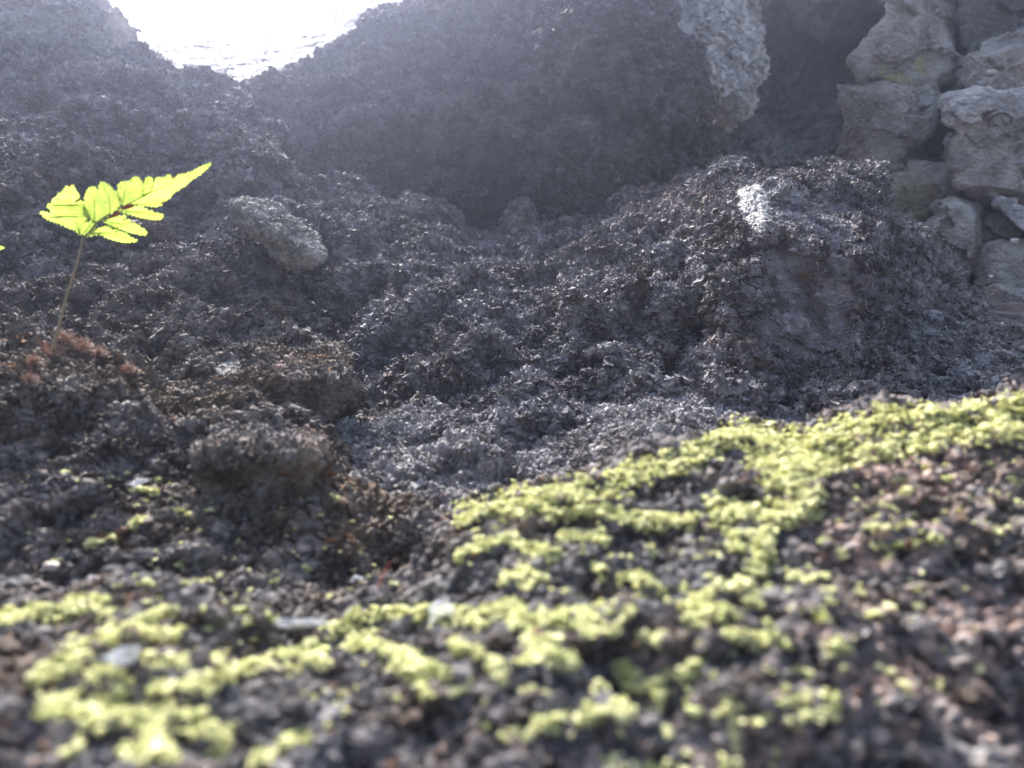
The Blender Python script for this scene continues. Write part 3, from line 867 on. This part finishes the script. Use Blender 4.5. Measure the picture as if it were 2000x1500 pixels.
mp, mn, mr = [], [], []
for nm, cnt in (('mossy_boulder', 1.0), ('fern_ledge', 1.0)):
    p, n, u0, v0_ = SURF[nm]
    u = p[:, 0] / p[:, 1] * F + 1000
    v = 750 - p[:, 2] / p[:, 1] * F
    mask = np.full(len(p), -1.0)
    w1 = perlin(p / .0048, 301)
    w2 = perlin(p / .0017, 305)
    for pts, r, *wt in STROKES:
        wt = wt[0] if wt else 1.0
        us, vs = np.array(pts).T
        sel = np.where((u > us.min() - r * 2) & (u < us.max() + r * 2) & (v > vs.min() - r * 2) & (v < vs.max() + r * 2))[0]
        if not len(sel):
            continue
        d = np.full(len(sel), 1e9)
        for a, b in zip(pts[:-1], pts[1:]):
            d = np.minimum(d, seg_dist(u[sel], v[sel], a, b))
        mask[sel] = np.maximum(mask[sel], np.where(d < r * 1.8, np.minimum(wt, 1 - d / (r * .82)), -1))
    fld = mask * .9 + 1.0 * w1 + .95 * w2
    okv = fld > .13 + .30 * rng.random(len(fld)) ** 2
    # only the side that is not buried: the outer lumps
    idx = np.where(okv & (mask > -.9))[0]
    # thin to an even density (area per vertex varies)
    gsz = .00062
    key = np.floor(p[idx] / gsz).astype(np.int64)
    key = key[:, 0] * 73856093 ^ key[:, 1] * 19349663 ^ key[:, 2] * 83492791
    _, first = np.unique(key, return_index=True)
    idx = idx[first]
    mp.append(p[idx] + n[idx] * (.0011 * np.clip(fld[idx], 0, 1.1))[:, None].astype(f32))
    mn.append(n[idx])
    mr.append((.00058 * np.exp(.30 * rng.normal(size=len(idx)))).astype(f32) * (p[idx, 1] / .22) ** .5)
mp, mn, mr = np.concatenate(mp), np.concatenate(mn), np.concatenate(mr)
print('moss blobs', len(mp))
scatter_blobs('moss', mp, mn, mr, moss_mat, 'bright yellow-green moss growing in patches over the front boulder', 'moss')

# ------------------------------------------------------------------ fern
leaf_mat = plain_mat('fern_leaf_green', (.34, .40, .05), (.28, .36, .04), scale=120, rough=.45, trans=.62, tcol=(.82, .95, .38), spec=.4)
brown_mat = plain_mat('withered_leaf', (.20, .055, .02), (.10, .03, .015), scale=260, rough=.6, trans=.35, tcol=(.45, .13, .03))
vein_mat = plain_mat('fern_vein', (.12, .16, .02), scale=200, rough=.5)
stem_mat = plain_mat('fern_stem_brown', (.24, .17, .11), (.19, .17, .09), scale=90, rough=.5)
FD = .42


def fern_depth(u, v):
    # the frond leans: its tip comes a little towards the lens and its sides droop
    t = (u - 160) / 250.0
    return FD - .035 * t + .018 * math.sin((u + v) / 38.0) * .35 + .00022 * (v - 430)


def fw(u, v, off=0.0):
    return W(u, v, fern_depth(u, v) + off)


def tube(name, pts, radii, mat, parent=None, sides=7):
    pts = [Vector(p) for p in pts]
    verts, faces = [], []
    up = Vector((.3, 1, .2)).normalized()
    for i, p in enumerate(pts):
        d = (pts[min(i + 1, len(pts) - 1)] - pts[max(i - 1, 0)]).normalized()
        a = d.cross(up).normalized()
        b = d.cross(a)
        r = radii[i] if hasattr(radii, '__len__') else radii
        for k in range(sides):
            t = 2 * math.pi * k / sides
            verts.append(p + a * (r * math.cos(t)) + b * (r * math.sin(t)))
    for i in range(len(pts) - 1):
        for k in range(sides):
            k2 = (k + 1) % sides
            faces.append((i * sides + k, i * sides + k2, (i + 1) * sides + k2, (i + 1) * sides + k))
    flat = [x for f in faces for x in f]
    sizes = [4] * len(faces)
    flat += list(range(sides))[::-1] + [(len(pts) - 1) * sides + k for k in range(sides)]
    sizes += [sides, sides]
    return quick_mesh(name, [tuple(v) for v in verts], flat, sizes, mat, parent, True)


def bez(pts, n=24):
    """smooth line through points (Catmull-Rom)"""
    P_ = [Vector(p) for p in pts]
    P_ = [P_[0] * 2 - P_[1]] + P_ + [P_[-1] * 2 - P_[-2]]
    out = []
    m = len(P_) - 3
    for i in range(m):
        for k in range(max(2, n // m)):
            t = k / max(2, n // m)
            a, b, c, d = P_[i:i + 4]
            out.append(.5 * ((2 * b) + (c - a) * t + (2 * a - 5 * b + 4 * c - d) * t * t + (3 * b - a - 3 * c + d) * t ** 3))
    out.append(P_[-2])
    return out


def leaf(name, poly, mat, parent, depth=None, off=0.0, teeth=1.6, spacing=4.0, thick=.00022, cup=0.0):
    """a leaflet: the traced outline with fine saw teeth, meshed inside, bent to the frond's curve and given thickness"""
    depth = depth or fern_depth
    rr = random.Random(len(poly) * 7 + int(poly[0][0]))
    pts = []
    n = len(poly)
    area = sum(poly[i][0] * poly[(i + 1) % n][1] - poly[(i + 1) % n][0] * poly[i][1] for i in range(n))
    sgn = 1 if area > 0 else -1
    for i in range(n):
        a = Vector(poly[i])
        b = Vector(poly[(i + 1) % n])
        L = (b - a).length
        k = max(1, int(L / spacing))
        e = (b - a).normalized() if L > 0 else Vector((1, 0))
        nr = Vector((e.y, -e.x)) * sgn
        for q in range(k):
            pts.append(a + (b - a) * (q / k))
            if L > spacing * .7:
                pts.append(a + (b - a) * ((q + .62) / k) + nr * (teeth * (.6 + .6 * rr.random())))
    cxm = sum(p.x for p in pts) / len(pts)
    cym = sum(p.y for p in pts) / len(pts)
    tri = geometry.tessellate_polygon([[Vector((p.x, p.y, 0)) for p in pts]])
    V = []
    for s in (0, thick):
        for p in pts:
            dd = depth(p.x, p.y) + off + cup * ((p.x - cxm) ** 2 + (p.y - cym) ** 2) / 900.0 + s
            V.append(W(p.x, p.y, dd))
    m = len(pts)
    flat, sizes = [], []
    for t in tri:
        flat += [t[0], t[1], t[2]]
        flat += [t[2] + m, t[1] + m, t[0] + m]
        sizes += [3, 3]
    for i in range(m):
        j = (i + 1) % m
        flat += [i, j, j + m, i + m]
        sizes.append(4)
    o = quick_mesh(name, V, flat, sizes, mat, parent)
    import bmesh
    bm = bmesh.new()
    bm.from_mesh(o.data)
    bmesh.ops.recalc_face_normals(bm, faces=bm.faces)
    bm.to_mesh(o.data)
    bm.free()
    return o


def za(pts):
    return [(60 + .1133 * x, 310 + .1133 * y) for x, y in pts]


def zb(pts):
    return [(200 + .11334 * x, 310 + .11334 * y) for x, y in pts]


fern = bpy.data.objects.new('fern', None)
C.objects.link(fern)
tag(fern, 'small bright yellow-green backlit fern frond on a thin brown stem', 'fern')
LEAVES = [
    (za([(855, 1335), (790, 1235), (650, 1192), (500, 1112), (270, 1035), (200, 965), (160, 915), (240, 918), (350, 962), (348, 928), (450, 985), (400, 925), (320, 865), (285, 800), (330, 783), (400, 792),
         (365, 722), (370, 692), (420, 692), (492, 722), (440, 662), (458, 627), (510, 605), (520, 575), (562, 570), (580, 512), (640, 470), (660, 440), (690, 428), (722, 450), (742, 490), (772, 540), (792, 590), (832, 620),
         (826, 670), (782, 710), (762, 742), (766, 782), (832, 735), (882, 732), (915, 772), (932, 830), (972, 882), (1012, 1000), (930, 1070), (835, 1150), (840, 1200)]), 0, 'left'),
    (za([(870, 1335), (838, 1165), (900, 1132), (1000, 1092), (1080, 1060), (1130, 1090), (1110, 1170), (1000, 1245), (900, 1312)]), .003, None),
    (za([(1098, 1100), (1030, 990), (960, 900), (922, 800), (940, 720), (935, 650), (972, 590), (990, 530), (1030, 500), (1080, 490), (1130, 520), (1145, 570), (1182, 580), (1200, 640), (1242, 700), (1252, 760), (1292, 800), (1332, 880),
         (1360, 960), (1280, 1020), (1180, 1062)]), .004, None),
    (za([(1368, 960), (1340, 880), (1292, 760), (1240, 680), (1190, 600), (1175, 530), (1190, 440), (1240, 405), (1292, 430), (1332, 470), (1380, 490), (1422, 540), (1480, 590), (1520, 640), (1560, 730), (1500, 830), (1440, 892)]), -.003, None),
    (zb([(335, 805), (320, 720), (290, 620), (265, 520), (300, 420), (340, 400), (385, 425), (400, 370), (430, 365), (465, 390), (492, 425), (500, 350), (550, 318), (600, 318), (640, 350), (680, 430), (692, 500), (680, 560), (695, 622), (620, 680),
         (540, 718), (430, 772)]), -.001, None),
    (zb([(695, 640), (700, 560), (705, 450), (725, 362), (770, 330), (830, 320), (862, 360), (862, 420), (842, 500), (836, 545), (790, 585)]), .001, None),
    (zb([(470, 778), (540, 722), (700, 640), (840, 572), (872, 510), (900, 400), (960, 320), (1010, 298), (1050, 330), (1058, 375), (1100, 310), (1150, 284), (1182, 310), (1192, 355), (1230, 352), (1340, 275), (1400, 290), (1432, 260), (1520, 240), (1560, 222),
         (1700, 148), (1870, 78), (1780, 180), (1650, 280), (1560, 342), (1480, 400), (1450, 440), (1350, 500), (1270, 560), (1170, 610), (1182, 650), (1140, 690), (1055, 702), (1052, 760), (980, 810), (880, 812), (750, 802), (600, 786)]), 0, None),
    (zb([(275, 890), (400, 880), (520, 850), (660, 825), (702, 860), (790, 880), (800, 902), (880, 910), (900, 942), (980, 950), (1055, 992), (1040, 1018), (950, 1045), (830, 1032), (700, 1012), (560, 972), (420, 932)]), .002, None),
    (zb([(20, 1068), (120, 1040), (250, 1010), (405, 983), (412, 1020), (340, 1048), (480, 1060), (502, 1090), (430, 1108), (580, 1130), (660, 1190), (750, 1250), (764, 1290), (700, 1312), (600, 1292), (480, 1262), (350, 1212), (200, 1152), (80, 1112)]), .001, None),
    (zb([(-290, 1345), (-275, 1330), (-205, 1270), (-85, 1212), (80, 1160), (200, 1158), (222, 1190), (150, 1218), (280, 1210), (292, 1240), (200, 1265), (350, 1270), (430, 1310), (470, 1350), (550, 1390), (604, 1420), (500, 1428), (380, 1437), (300, 1422),
         (150, 1382), (20, 1322), (-60, 1290), (-130, 1305), (-230, 1335)]), -.002, None),
]
VEINS = [za([(855, 1335), (770, 1050), (700, 850), (680, 650), (690, 480)]), za([(870, 1330), (960, 1230), (1080, 1080)]), za([(1098, 1095), (1100, 900), (1095, 650), (1080, 520)]), za([(1366, 955), (1360, 800), (1330, 620), (1230, 440)]),
         zb([(340, 800), (370, 650), (400, 400)]), zb([(695, 635), (715, 540), (790, 360)]), zb([(480, 770), (860, 570), (1200, 425), (1500, 310), (1840, 95)]), zb([(280, 892), (560, 925), (800, 960), (1040, 1005)]),
         zb([(30, 1070), (250, 1110), (450, 1180), (740, 1295)]), zb([(-200, 1290), (50, 1270), (300, 1350), (580, 1420)])]
for k, ((pl, off, _), ve) in enumerate(zip(LEAVES, VEINS)):
    lf = leaf('leaflet', pl, leaf_mat, fern, off=off, teeth=3.4, spacing=6.5)
    pts = bez([fw(u, v, off - .0003) for u, v in ve], 20)
    tube('midrib', pts, list(np.linspace(.00028, .00012, len(pts))), vein_mat, lf, 5)
WITH = [zb([(315, 872), (380, 810), (460, 783), (552, 793), (525, 840), (400, 882)]), zb([(20, 1062), (130, 985), (240, 925), (312, 908), (300, 950), (200, 1010)]), za([(640, 480), (660, 440), (690, 424), (712, 445), (690, 470), (665, 490)]),
        za([(758, 775), (775, 720), (850, 672), (855, 700), (800, 745)]), zb([(830, 545), (860, 470), (895, 400), (880, 460)]), zb([(700, 440), (705, 370), (740, 345), (722, 400)]), zb([(1000, 770), (1050, 740), (1092, 735), (1080, 765), (1030, 785)]),
        zb([(300, 425), (320, 480), (330, 540), (312, 500)]), zb([(1190, 352), (1215, 310), (1270, 300), (1235, 352)])]
for pl in WITH:
    o = leaf('withered_lobe', pl, brown_mat, fern, off=-.0012, teeth=.7, spacing=5)
    o['label'] = 'shrivelled brown lobe'
RACH = za([(890, 1390), (1000, 1280), (1130, 1115), (1300, 990), (1420, 905)]) + zb([(335, 808), (540, 722), (700, 640)])
pts = bez([fw(u, v, .0006) for u, v in RACH], 40)
tube('rachis', pts, list(np.linspace(.00062, .0003, len(pts))), vein_mat, fern)
SP = [(161, 467), (154, 500), (140, 548), (124, 600), (112, 650), (100, 700), (86, 752)]
pts = bez([W(u, v, FD + .0 - .006 * i / 6) for i, (u, v) in enumerate(SP)], 40)
fern.location = pts[-1]
tube('stem', pts, list(np.linspace(.00055, .00095, len(pts))), stem_mat, fern)
for ch in fern.children:
    ch.location = tuple(-x for x in fern.location)

f2 = bpy.data.objects.new('fern', None)
C.objects.link(f2)
tag(f2, 'leaf tip of another fern poking in at the left edge', 'fern')
d2 = lambda u, v: .40 + .0001 * (u + v - 480)
leaf('leaflet', [(-120, 470), (-60, 466), (-20, 476), (9, 484), (-10, 491), (-60, 500), (-110, 496)], leaf_mat, f2, depth=d2)
leaf('leaflet', [(-120, 480), (-110, 430), (-80, 400), (-70, 440), (-95, 480)], leaf_mat, f2, depth=d2)
pts2 = bez([W(-115, 484, .40), W(-128, 560, .40), W(-150, 700, .40)], 12)
f2.location = pts2[-1]
tube('stem', pts2, .0007, stem_mat, f2)
for ch in f2.children:
    ch.location = tuple(-x for x in f2.location)

# ------------------------------------------------------------------ small things
def surf_at(name, u, v):
    p = SURF[name][0]
    uu = p[:, 0] / p[:, 1] * F + 1000
    vv = 750 - p[:, 2] / p[:, 1] * F
    near = np.where(np.hypot(uu - u, vv - v) < 8)[0]
    if not len(near):
        near = [np.argmin(np.hypot(uu - u, vv - v))]
    k = near[np.argmin(p[near, 1])]
    return p[k]


def depth_at(name, u, v):
    return float(surf_at(name, u, v)[1])


def strands(name, lines, rad, mat, label, cat, group=None):
    V, flat, sizes = [], [], []
    for ln in lines:
        b0 = len(V)
        for i, p in enumerate(ln):
            r = rad * (1 - .6 * i / (len(ln) - 1))
            p = Vector(p)
            for k in range(3):
                t = 2.094 * k
                V.append((p.x + r * math.cos(t), p.y + r * math.sin(t), p.z + r * math.sin(t + .8)))
        for i in range(len(ln) - 1):
            for k in range(3):
                k2 = (k + 1) % 3
                flat += [b0 + i * 3 + k, b0 + i * 3 + k2, b0 + i * 3 + 3 + k2, b0 + i * 3 + 3 + k]
                sizes.append(4)
    o = quick_mesh(name, V, flat, sizes, mat)
    return tag(o, label, cat, group)


root_mat = plain_mat('rootlet_brown', (.38, .28, .25), (.26, .18, .16), scale=300, rough=.7, trans=.4, tcol=(.55, .38, .30))
TUFTS = [(105, 690, 26, 'pinkish rootlet tuft right on the fern stem, the largest of the tufts'), (128, 662, 22, 'rootlet tuft on the crest just right of the fern stem'), (165, 678, 22, 'rootlet tuft sprawling right along the crest'),
         (195, 690, 15, 'small rootlet tuft at the right end of the crest tufts'), (250, 722, 16, 'lone rootlet tuft further down the ledge to the right'), (62, 742, 18, 'pale rootlet tuft at the foot of the fern stem'), (66, 706, 15, 'dull rootlet tuft left of the fern stem')]
for k, (u, v, r, lab) in enumerate(TUFTS):
    rr = random.Random(300 + k)
    dd = depth_at('fern_ledge', u, v) - .002
    lines = []
    for i in range(150):
        a = rr.uniform(0, 2 * math.pi)
        l = r * rr.uniform(.4, 1.0)
        bend = rr.uniform(-.9, .9)
        ln = []
        su, sv = u + rr.gauss(0, r * .35), v + rr.gauss(0, r * .25)
        dz = rr.uniform(-.012, .006)
        for q in range(5):
            t = q / 4
            aa = a + bend * t
            ln.append(W(su + math.cos(aa) * l * t, sv + math.sin(aa) * l * t * .7 - 3 * t, dd + dz * t))
        lines.append(ln)
    strands('rootlet_tuft', lines, .00016, root_mat, lab, 'root tuft', 'tufts of fine rootlets round the fern stem')

web_mat = plain_mat('spider_silk', (.75, .78, .82), (.65, .68, .74), scale=150, rough=.5, trans=.5, tcol=(.8, .82, .86))
sheet_mat = plain_mat('silk_sheet', (.8, .83, .88), (.7, .74, .8), scale=120, rough=.6, trans=.6, tcol=(.85, .87, .92), alpha=.13)
WEBS = [('fern_ledge', [(398, 922), (412, 935), (424, 952), (404, 955), (388, 958), (392, 940)], 'triangular white cobweb beside the overhanging block'),
        ('fern_ledge', [(252, 944), (268, 934), (290, 936), (275, 944), (262, 952)], 'bright scrap of cobweb on the middle of the rusty ledge'),
        ('mossy_boulder', [(205, 1282), (240, 1262), (275, 1264), (262, 1290), (225, 1300)], 'large blurred cobweb among the moss at the lower left'),
        ('mossy_boulder', [(520, 1206), (560, 1214), (620, 1208), (640, 1216), (570, 1226), (530, 1220)], 'long thin cobweb stretched along the gap above the moss'),
        ('mossy_boulder', [(838, 1190), (856, 1172), (882, 1180), (890, 1196), (862, 1206), (842, 1212)], 'cobweb tangled on the moss near the middle of the front boulder'),
        ('fern_ledge', [(682, 1136), (694, 1124), (712, 1128), (708, 1138)], 'tiny cobweb just above the moss edge')]
for k, (s, pl, lab) in enumerate(WEBS):
    rr = random.Random(500 + k)
    cu = sum(p[0] for p in pl) / len(pl)
    cv = sum(p[1] for p in pl) / len(pl)
    dd = depth_at(s, cu, cv) - .004
    rt = bpy.data.objects.new('cobweb', None)
    C.objects.link(rt)
    tag(rt, lab, 'cobweb', 'scraps of cobweb on the rocks')
    rt.location = W(cu, cv, dd)
    fn = lambda u, v: dd + .0025 * math.sin(u * .21) * math.cos(v * .17)
    leaf('silk_sheet', pl, sheet_mat, rt, depth=fn, teeth=2.0, spacing=5, thick=.00012)
    lines = []
    for i in range(26):
        a, b = rr.sample(pl, 2)
        t1, t2 = rr.random(), rr.random()
        a = (a[0] + (cu - a[0]) * t1 * .4, a[1] + (cv - a[1]) * t1 * .4)
        b = (b[0] + (b[0] - cu) * t2 * .5, b[1] + (b[1] - cv) * t2 * .5)
        lines.append([W(a[0] + (b[0] - a[0]) * t, a[1] + (b[1] - a[1]) * t + 2 * math.sin(t * 3.14), fn(a[0], a[1]) - .0008) for t in (0, .25, .5, .75, 1)])
    o = strands('silk_thread', lines, .00009, web_mat, None, None)
    o.parent = rt
    for ch in rt.children:
        ch.location = Vector(ch.location) - Vector(rt.location)

# a few fine stalks and twigs
red_mat = plain_mat('red_stalk', (.32, .05, .03), (.2, .04, .02), scale=300, rough=.5)
twig_mat = plain_mat('dry_twig', (.38, .32, .25), (.25, .2, .16), scale=300, rough=.8)


def stalk(name, line, rad, mat, label, cat):
    pts = bez(line, 14)
    o = tube(name, pts, list(np.linspace(rad, rad * .5, len(pts))), mat, None, 6)
    tag(o, label, cat)


dA = depth_at('mossy_boulder', 745, 1160)
stalk('moss_stalk', [W(738, 1148, dA - .006), W(746, 1130, dA - .007), W(755, 1112, dA - .008), W(762, 1098, dA - .008)], .00035, red_mat, 'thin red stalk standing between ledge and moss', 'stalk')
dB = depth_at('fern_ledge', 330, 812)
stalk('dry_stalk', [W(330, 815, dB - .003), W(328, 795, dB - .005), W(332, 775, dB - .006), W(336, 760, dB - .007)], .0003, stem_mat, 'hair-thin brown stalk upright on the rusty ledge', 'stalk')
dC = depth_at('mossy_boulder', 1815, 1150)
stalk('dry_twig', [W(1772, 1150, dC - .004), W(1800, 1142, dC - .006), W(1825, 1146, dC - .006), W(1850, 1142, dC - .005)], .0007, twig_mat, 'short pale twig lying on the right part of the front boulder', 'twig')


def pebble(name, u, v, dd, r, mat, label, cat, seed, sq=.75):
    import bmesh
    bm = bmesh.new()
    bmesh.ops.create_icosphere(bm, subdivisions=4, radius=1)
    vv = np.array([x.co[:] for x in bm.verts], f32)
    ff = np.array([[q.index for q in x.verts] for x in bm.faces], np.int32)
    bm.free()
    rs = np.random.default_rng(seed)
    for _ in range(7):          # chip flat faces off
        a = rs.normal(size=3)
        a /= np.linalg.norm(a)
        h = rs.uniform(.62, .85)
        dt = vv @ a
        vv = vv - np.where(dt > h, dt - h, 0)[:, None] * a[None]
    vv = vv.astype(f32) * (1 + .06 * fbm(vv.astype(f32), .5, 3, seed))[:, None]
    vv = vv * np.array([1, .8, sq]) * r + np.array(W(u, v, dd))
    o = quick_mesh(name, vv, ff.ravel(), 3, mat)
    add_attr(o, 'patch', np.zeros(len(vv)))
    return tag(o, label, cat)


M['pebble'] = plain_mat('pale_pebble', (.42, .36, .31), (.3, .24, .2), scale=400)
M['chip'] = plain_mat('white_chip', (.85, .85, .82), (.7, .7, .68), scale=200)
pebble('pebble', 100, 1106, depth_at('fern_ledge', 100, 1106) - .001, .0028, M['pebble'], 'small pale pebble on the lower left of the rusty ledge', 'pebble', 3)
pebble('white_chip', 1981, 470, 1.40, .0085, M['chip'], 'white stone chip on the pinkish block at the right edge', 'stone chip', 5, .5)
pebble('white_chip', 1935, 540, 1.38, .0045, M['chip'], 'tiny white stone chip low on the wall', 'stone chip', 7, .6)
pebble('white_chip', 1937, 140, 1.47, .009, M['chip'], 'white stone chip on the layered grey stone high on the wall', 'stone chip', 9, .4)

# ------------------------------------------------------------------ trees far beyond the opening
bark_mat = plain_mat('pale_bark', (.45, .42, .38), (.3, .28, .25), scale=12)
crown_mat = plain_mat('far_foliage', (.20, .23, .13), (.12, .15, .08), scale=3, trans=.3, tcol=(.3, .36, .12))


def tree(u, v, d, h, label, seed):
    rr = random.Random(seed)
    rt = bpy.data.objects.new('tree', None)
    C.objects.link(rt)
    base = Vector(W(u, v, d))
    rt.location = base
    tag(rt, label, 'tree', 'pale trees beyond the opening')
    pts = bez([base + Vector((rr.uniform(-.05, .05) * h * t, 0, h * t)) for t in (0, .3, .6, .9)], 16)
    tr = tube('trunk', pts, list(np.linspace(.035 * h, .012 * h, len(pts))), bark_mat, rt, 8)
    V, flat = [], []
    for c in range(26):
        cc = base + Vector((rr.gauss(0, .20) * h, rr.gauss(0, .16) * h, h * rr.uniform(.28, 1.1)))
        for i in range(60):
            q = cc + Vector((rr.gauss(0, .06), rr.gauss(0, .06), rr.gauss(0, .05))) * h
            a = Vector((rr.gauss(0, 1), rr.gauss(0, 1), rr.gauss(0, 1))).normalized() * .028 * h
            b = Vector((rr.gauss(0, 1), rr.gauss(0, 1), rr.gauss(0, 1))).normalized() * .014 * h
            k = len(V)
            V += [tuple(q - a), tuple(q + b), tuple(q + a), tuple(q - b)]
            flat += [k, k + 1, k + 2, k + 3]
    quick_mesh('crown', V, flat, 4, crown_mat, rt)
    for ch in rt.children:
        ch.location = Vector(ch.location) - base


tree(655, 62, 3.0, .30, 'washed-out tree standing left of the other beyond the opening', 1)
tree(725, 50, 3.1, .36, 'washed-out tree half hidden by the huge dark boulder', 2)

# ------------------------------------------------------------------ added haze, sun, sky, camera
SUN_EL, SUN_AZ = 48.0, 24.0     # degrees; azimuth to the left of straight ahead
FLARE_HAZE, FLARE_HAZE_G = .055, .87
SUN_STR, SKY_STR, EXPO = 5.0, .075, 2.28
m, t, out = nt('flare_haze_air')
vol = node(t, 'ShaderNodeVolumePrincipled')
vol.inputs['Color'].default_value = (.62, .70, 1.0, 1)
vol.inputs['Density'].default_value = FLARE_HAZE
vol.inputs['Anisotropy'].default_value = FLARE_HAZE_G
t.links.new(vol.outputs[0], out.inputs['Volume'])
b = np.array([(x, y, z) for x in (-11, 11) for y in (-9.5, 11.5) for z in (-1.3, 4)], f32)
q = [0, 1, 3, 2, 4, 6, 7, 5, 0, 4, 5, 1, 2, 3, 7, 6, 0, 2, 6, 4, 1, 5, 7, 3]
hz = quick_mesh('flare_haze', b, q, 4, m, origin=(0, 0, 0))  # added volume: its sunlit glow stands in for the lens flare veil
tag(hz, None, None, None, 'stuff')

el, az = math.radians(SUN_EL), math.radians(SUN_AZ)
sd = Vector((-math.sin(az) * math.cos(el), math.cos(az) * math.cos(el), math.sin(el)))
lt = bpy.data.lights.new('sun', 'SUN')
lt.energy = SUN_STR
lt.angle = math.radians(.5)
lt.color = (1.0, .965, .91)
so = bpy.data.objects.new('sun', lt)
C.objects.link(so)
so.rotation_euler = sd.to_track_quat('Z', 'Y').to_euler()
w = bpy.data.worlds.new('World')
sc.world = w
w.use_nodes = True
t = w.node_tree
bg = t.nodes['Background']
sky = t.nodes.new('ShaderNodeTexSky')
sky.sky_type = 'NISHITA'
sky.sun_disc = False
sky.sun_elevation = el
sky.sun_rotation = -az          # Blender: 0 points to +Y, positive turns towards +X
sky.air_density = 1.2
sky.dust_density = 5.0
sky.ozone_density = .4
t.links.new(sky.outputs[0], bg.inputs['Color'])
bg.inputs['Strength'].default_value = SKY_STR

cam = bpy.data.cameras.new('camera')
co = bpy.data.objects.new('camera', cam)
C.objects.link(co)
co.location = (0, 0, 0)
co.rotation_euler = (math.pi / 2, 0, 0)
cam.sensor_width = 36
cam.lens = 36 * F / 2000
cam.clip_start = .005
cam.clip_end = 200
cam.dof.use_dof = True
cam.dof.focus_distance = .68
cam.dof.aperture_fstop = 9.5
sc.camera = co
vs = sc.view_settings
sc.display_settings.display_device = 'sRGB'
vs.view_transform = 'Standard'
vs.look = 'None'
vs.exposure = EXPO
vs.gamma = 1
vs.use_curve_mapping = False
cy = sc.cycles
cy.use_denoising = True
cy.max_bounces = 5
cy.diffuse_bounces = 3
cy.glossy_bounces = 2
cy.transmission_bounces = 3
cy.volume_bounces = 0
cy.transparent_max_bounces = 6
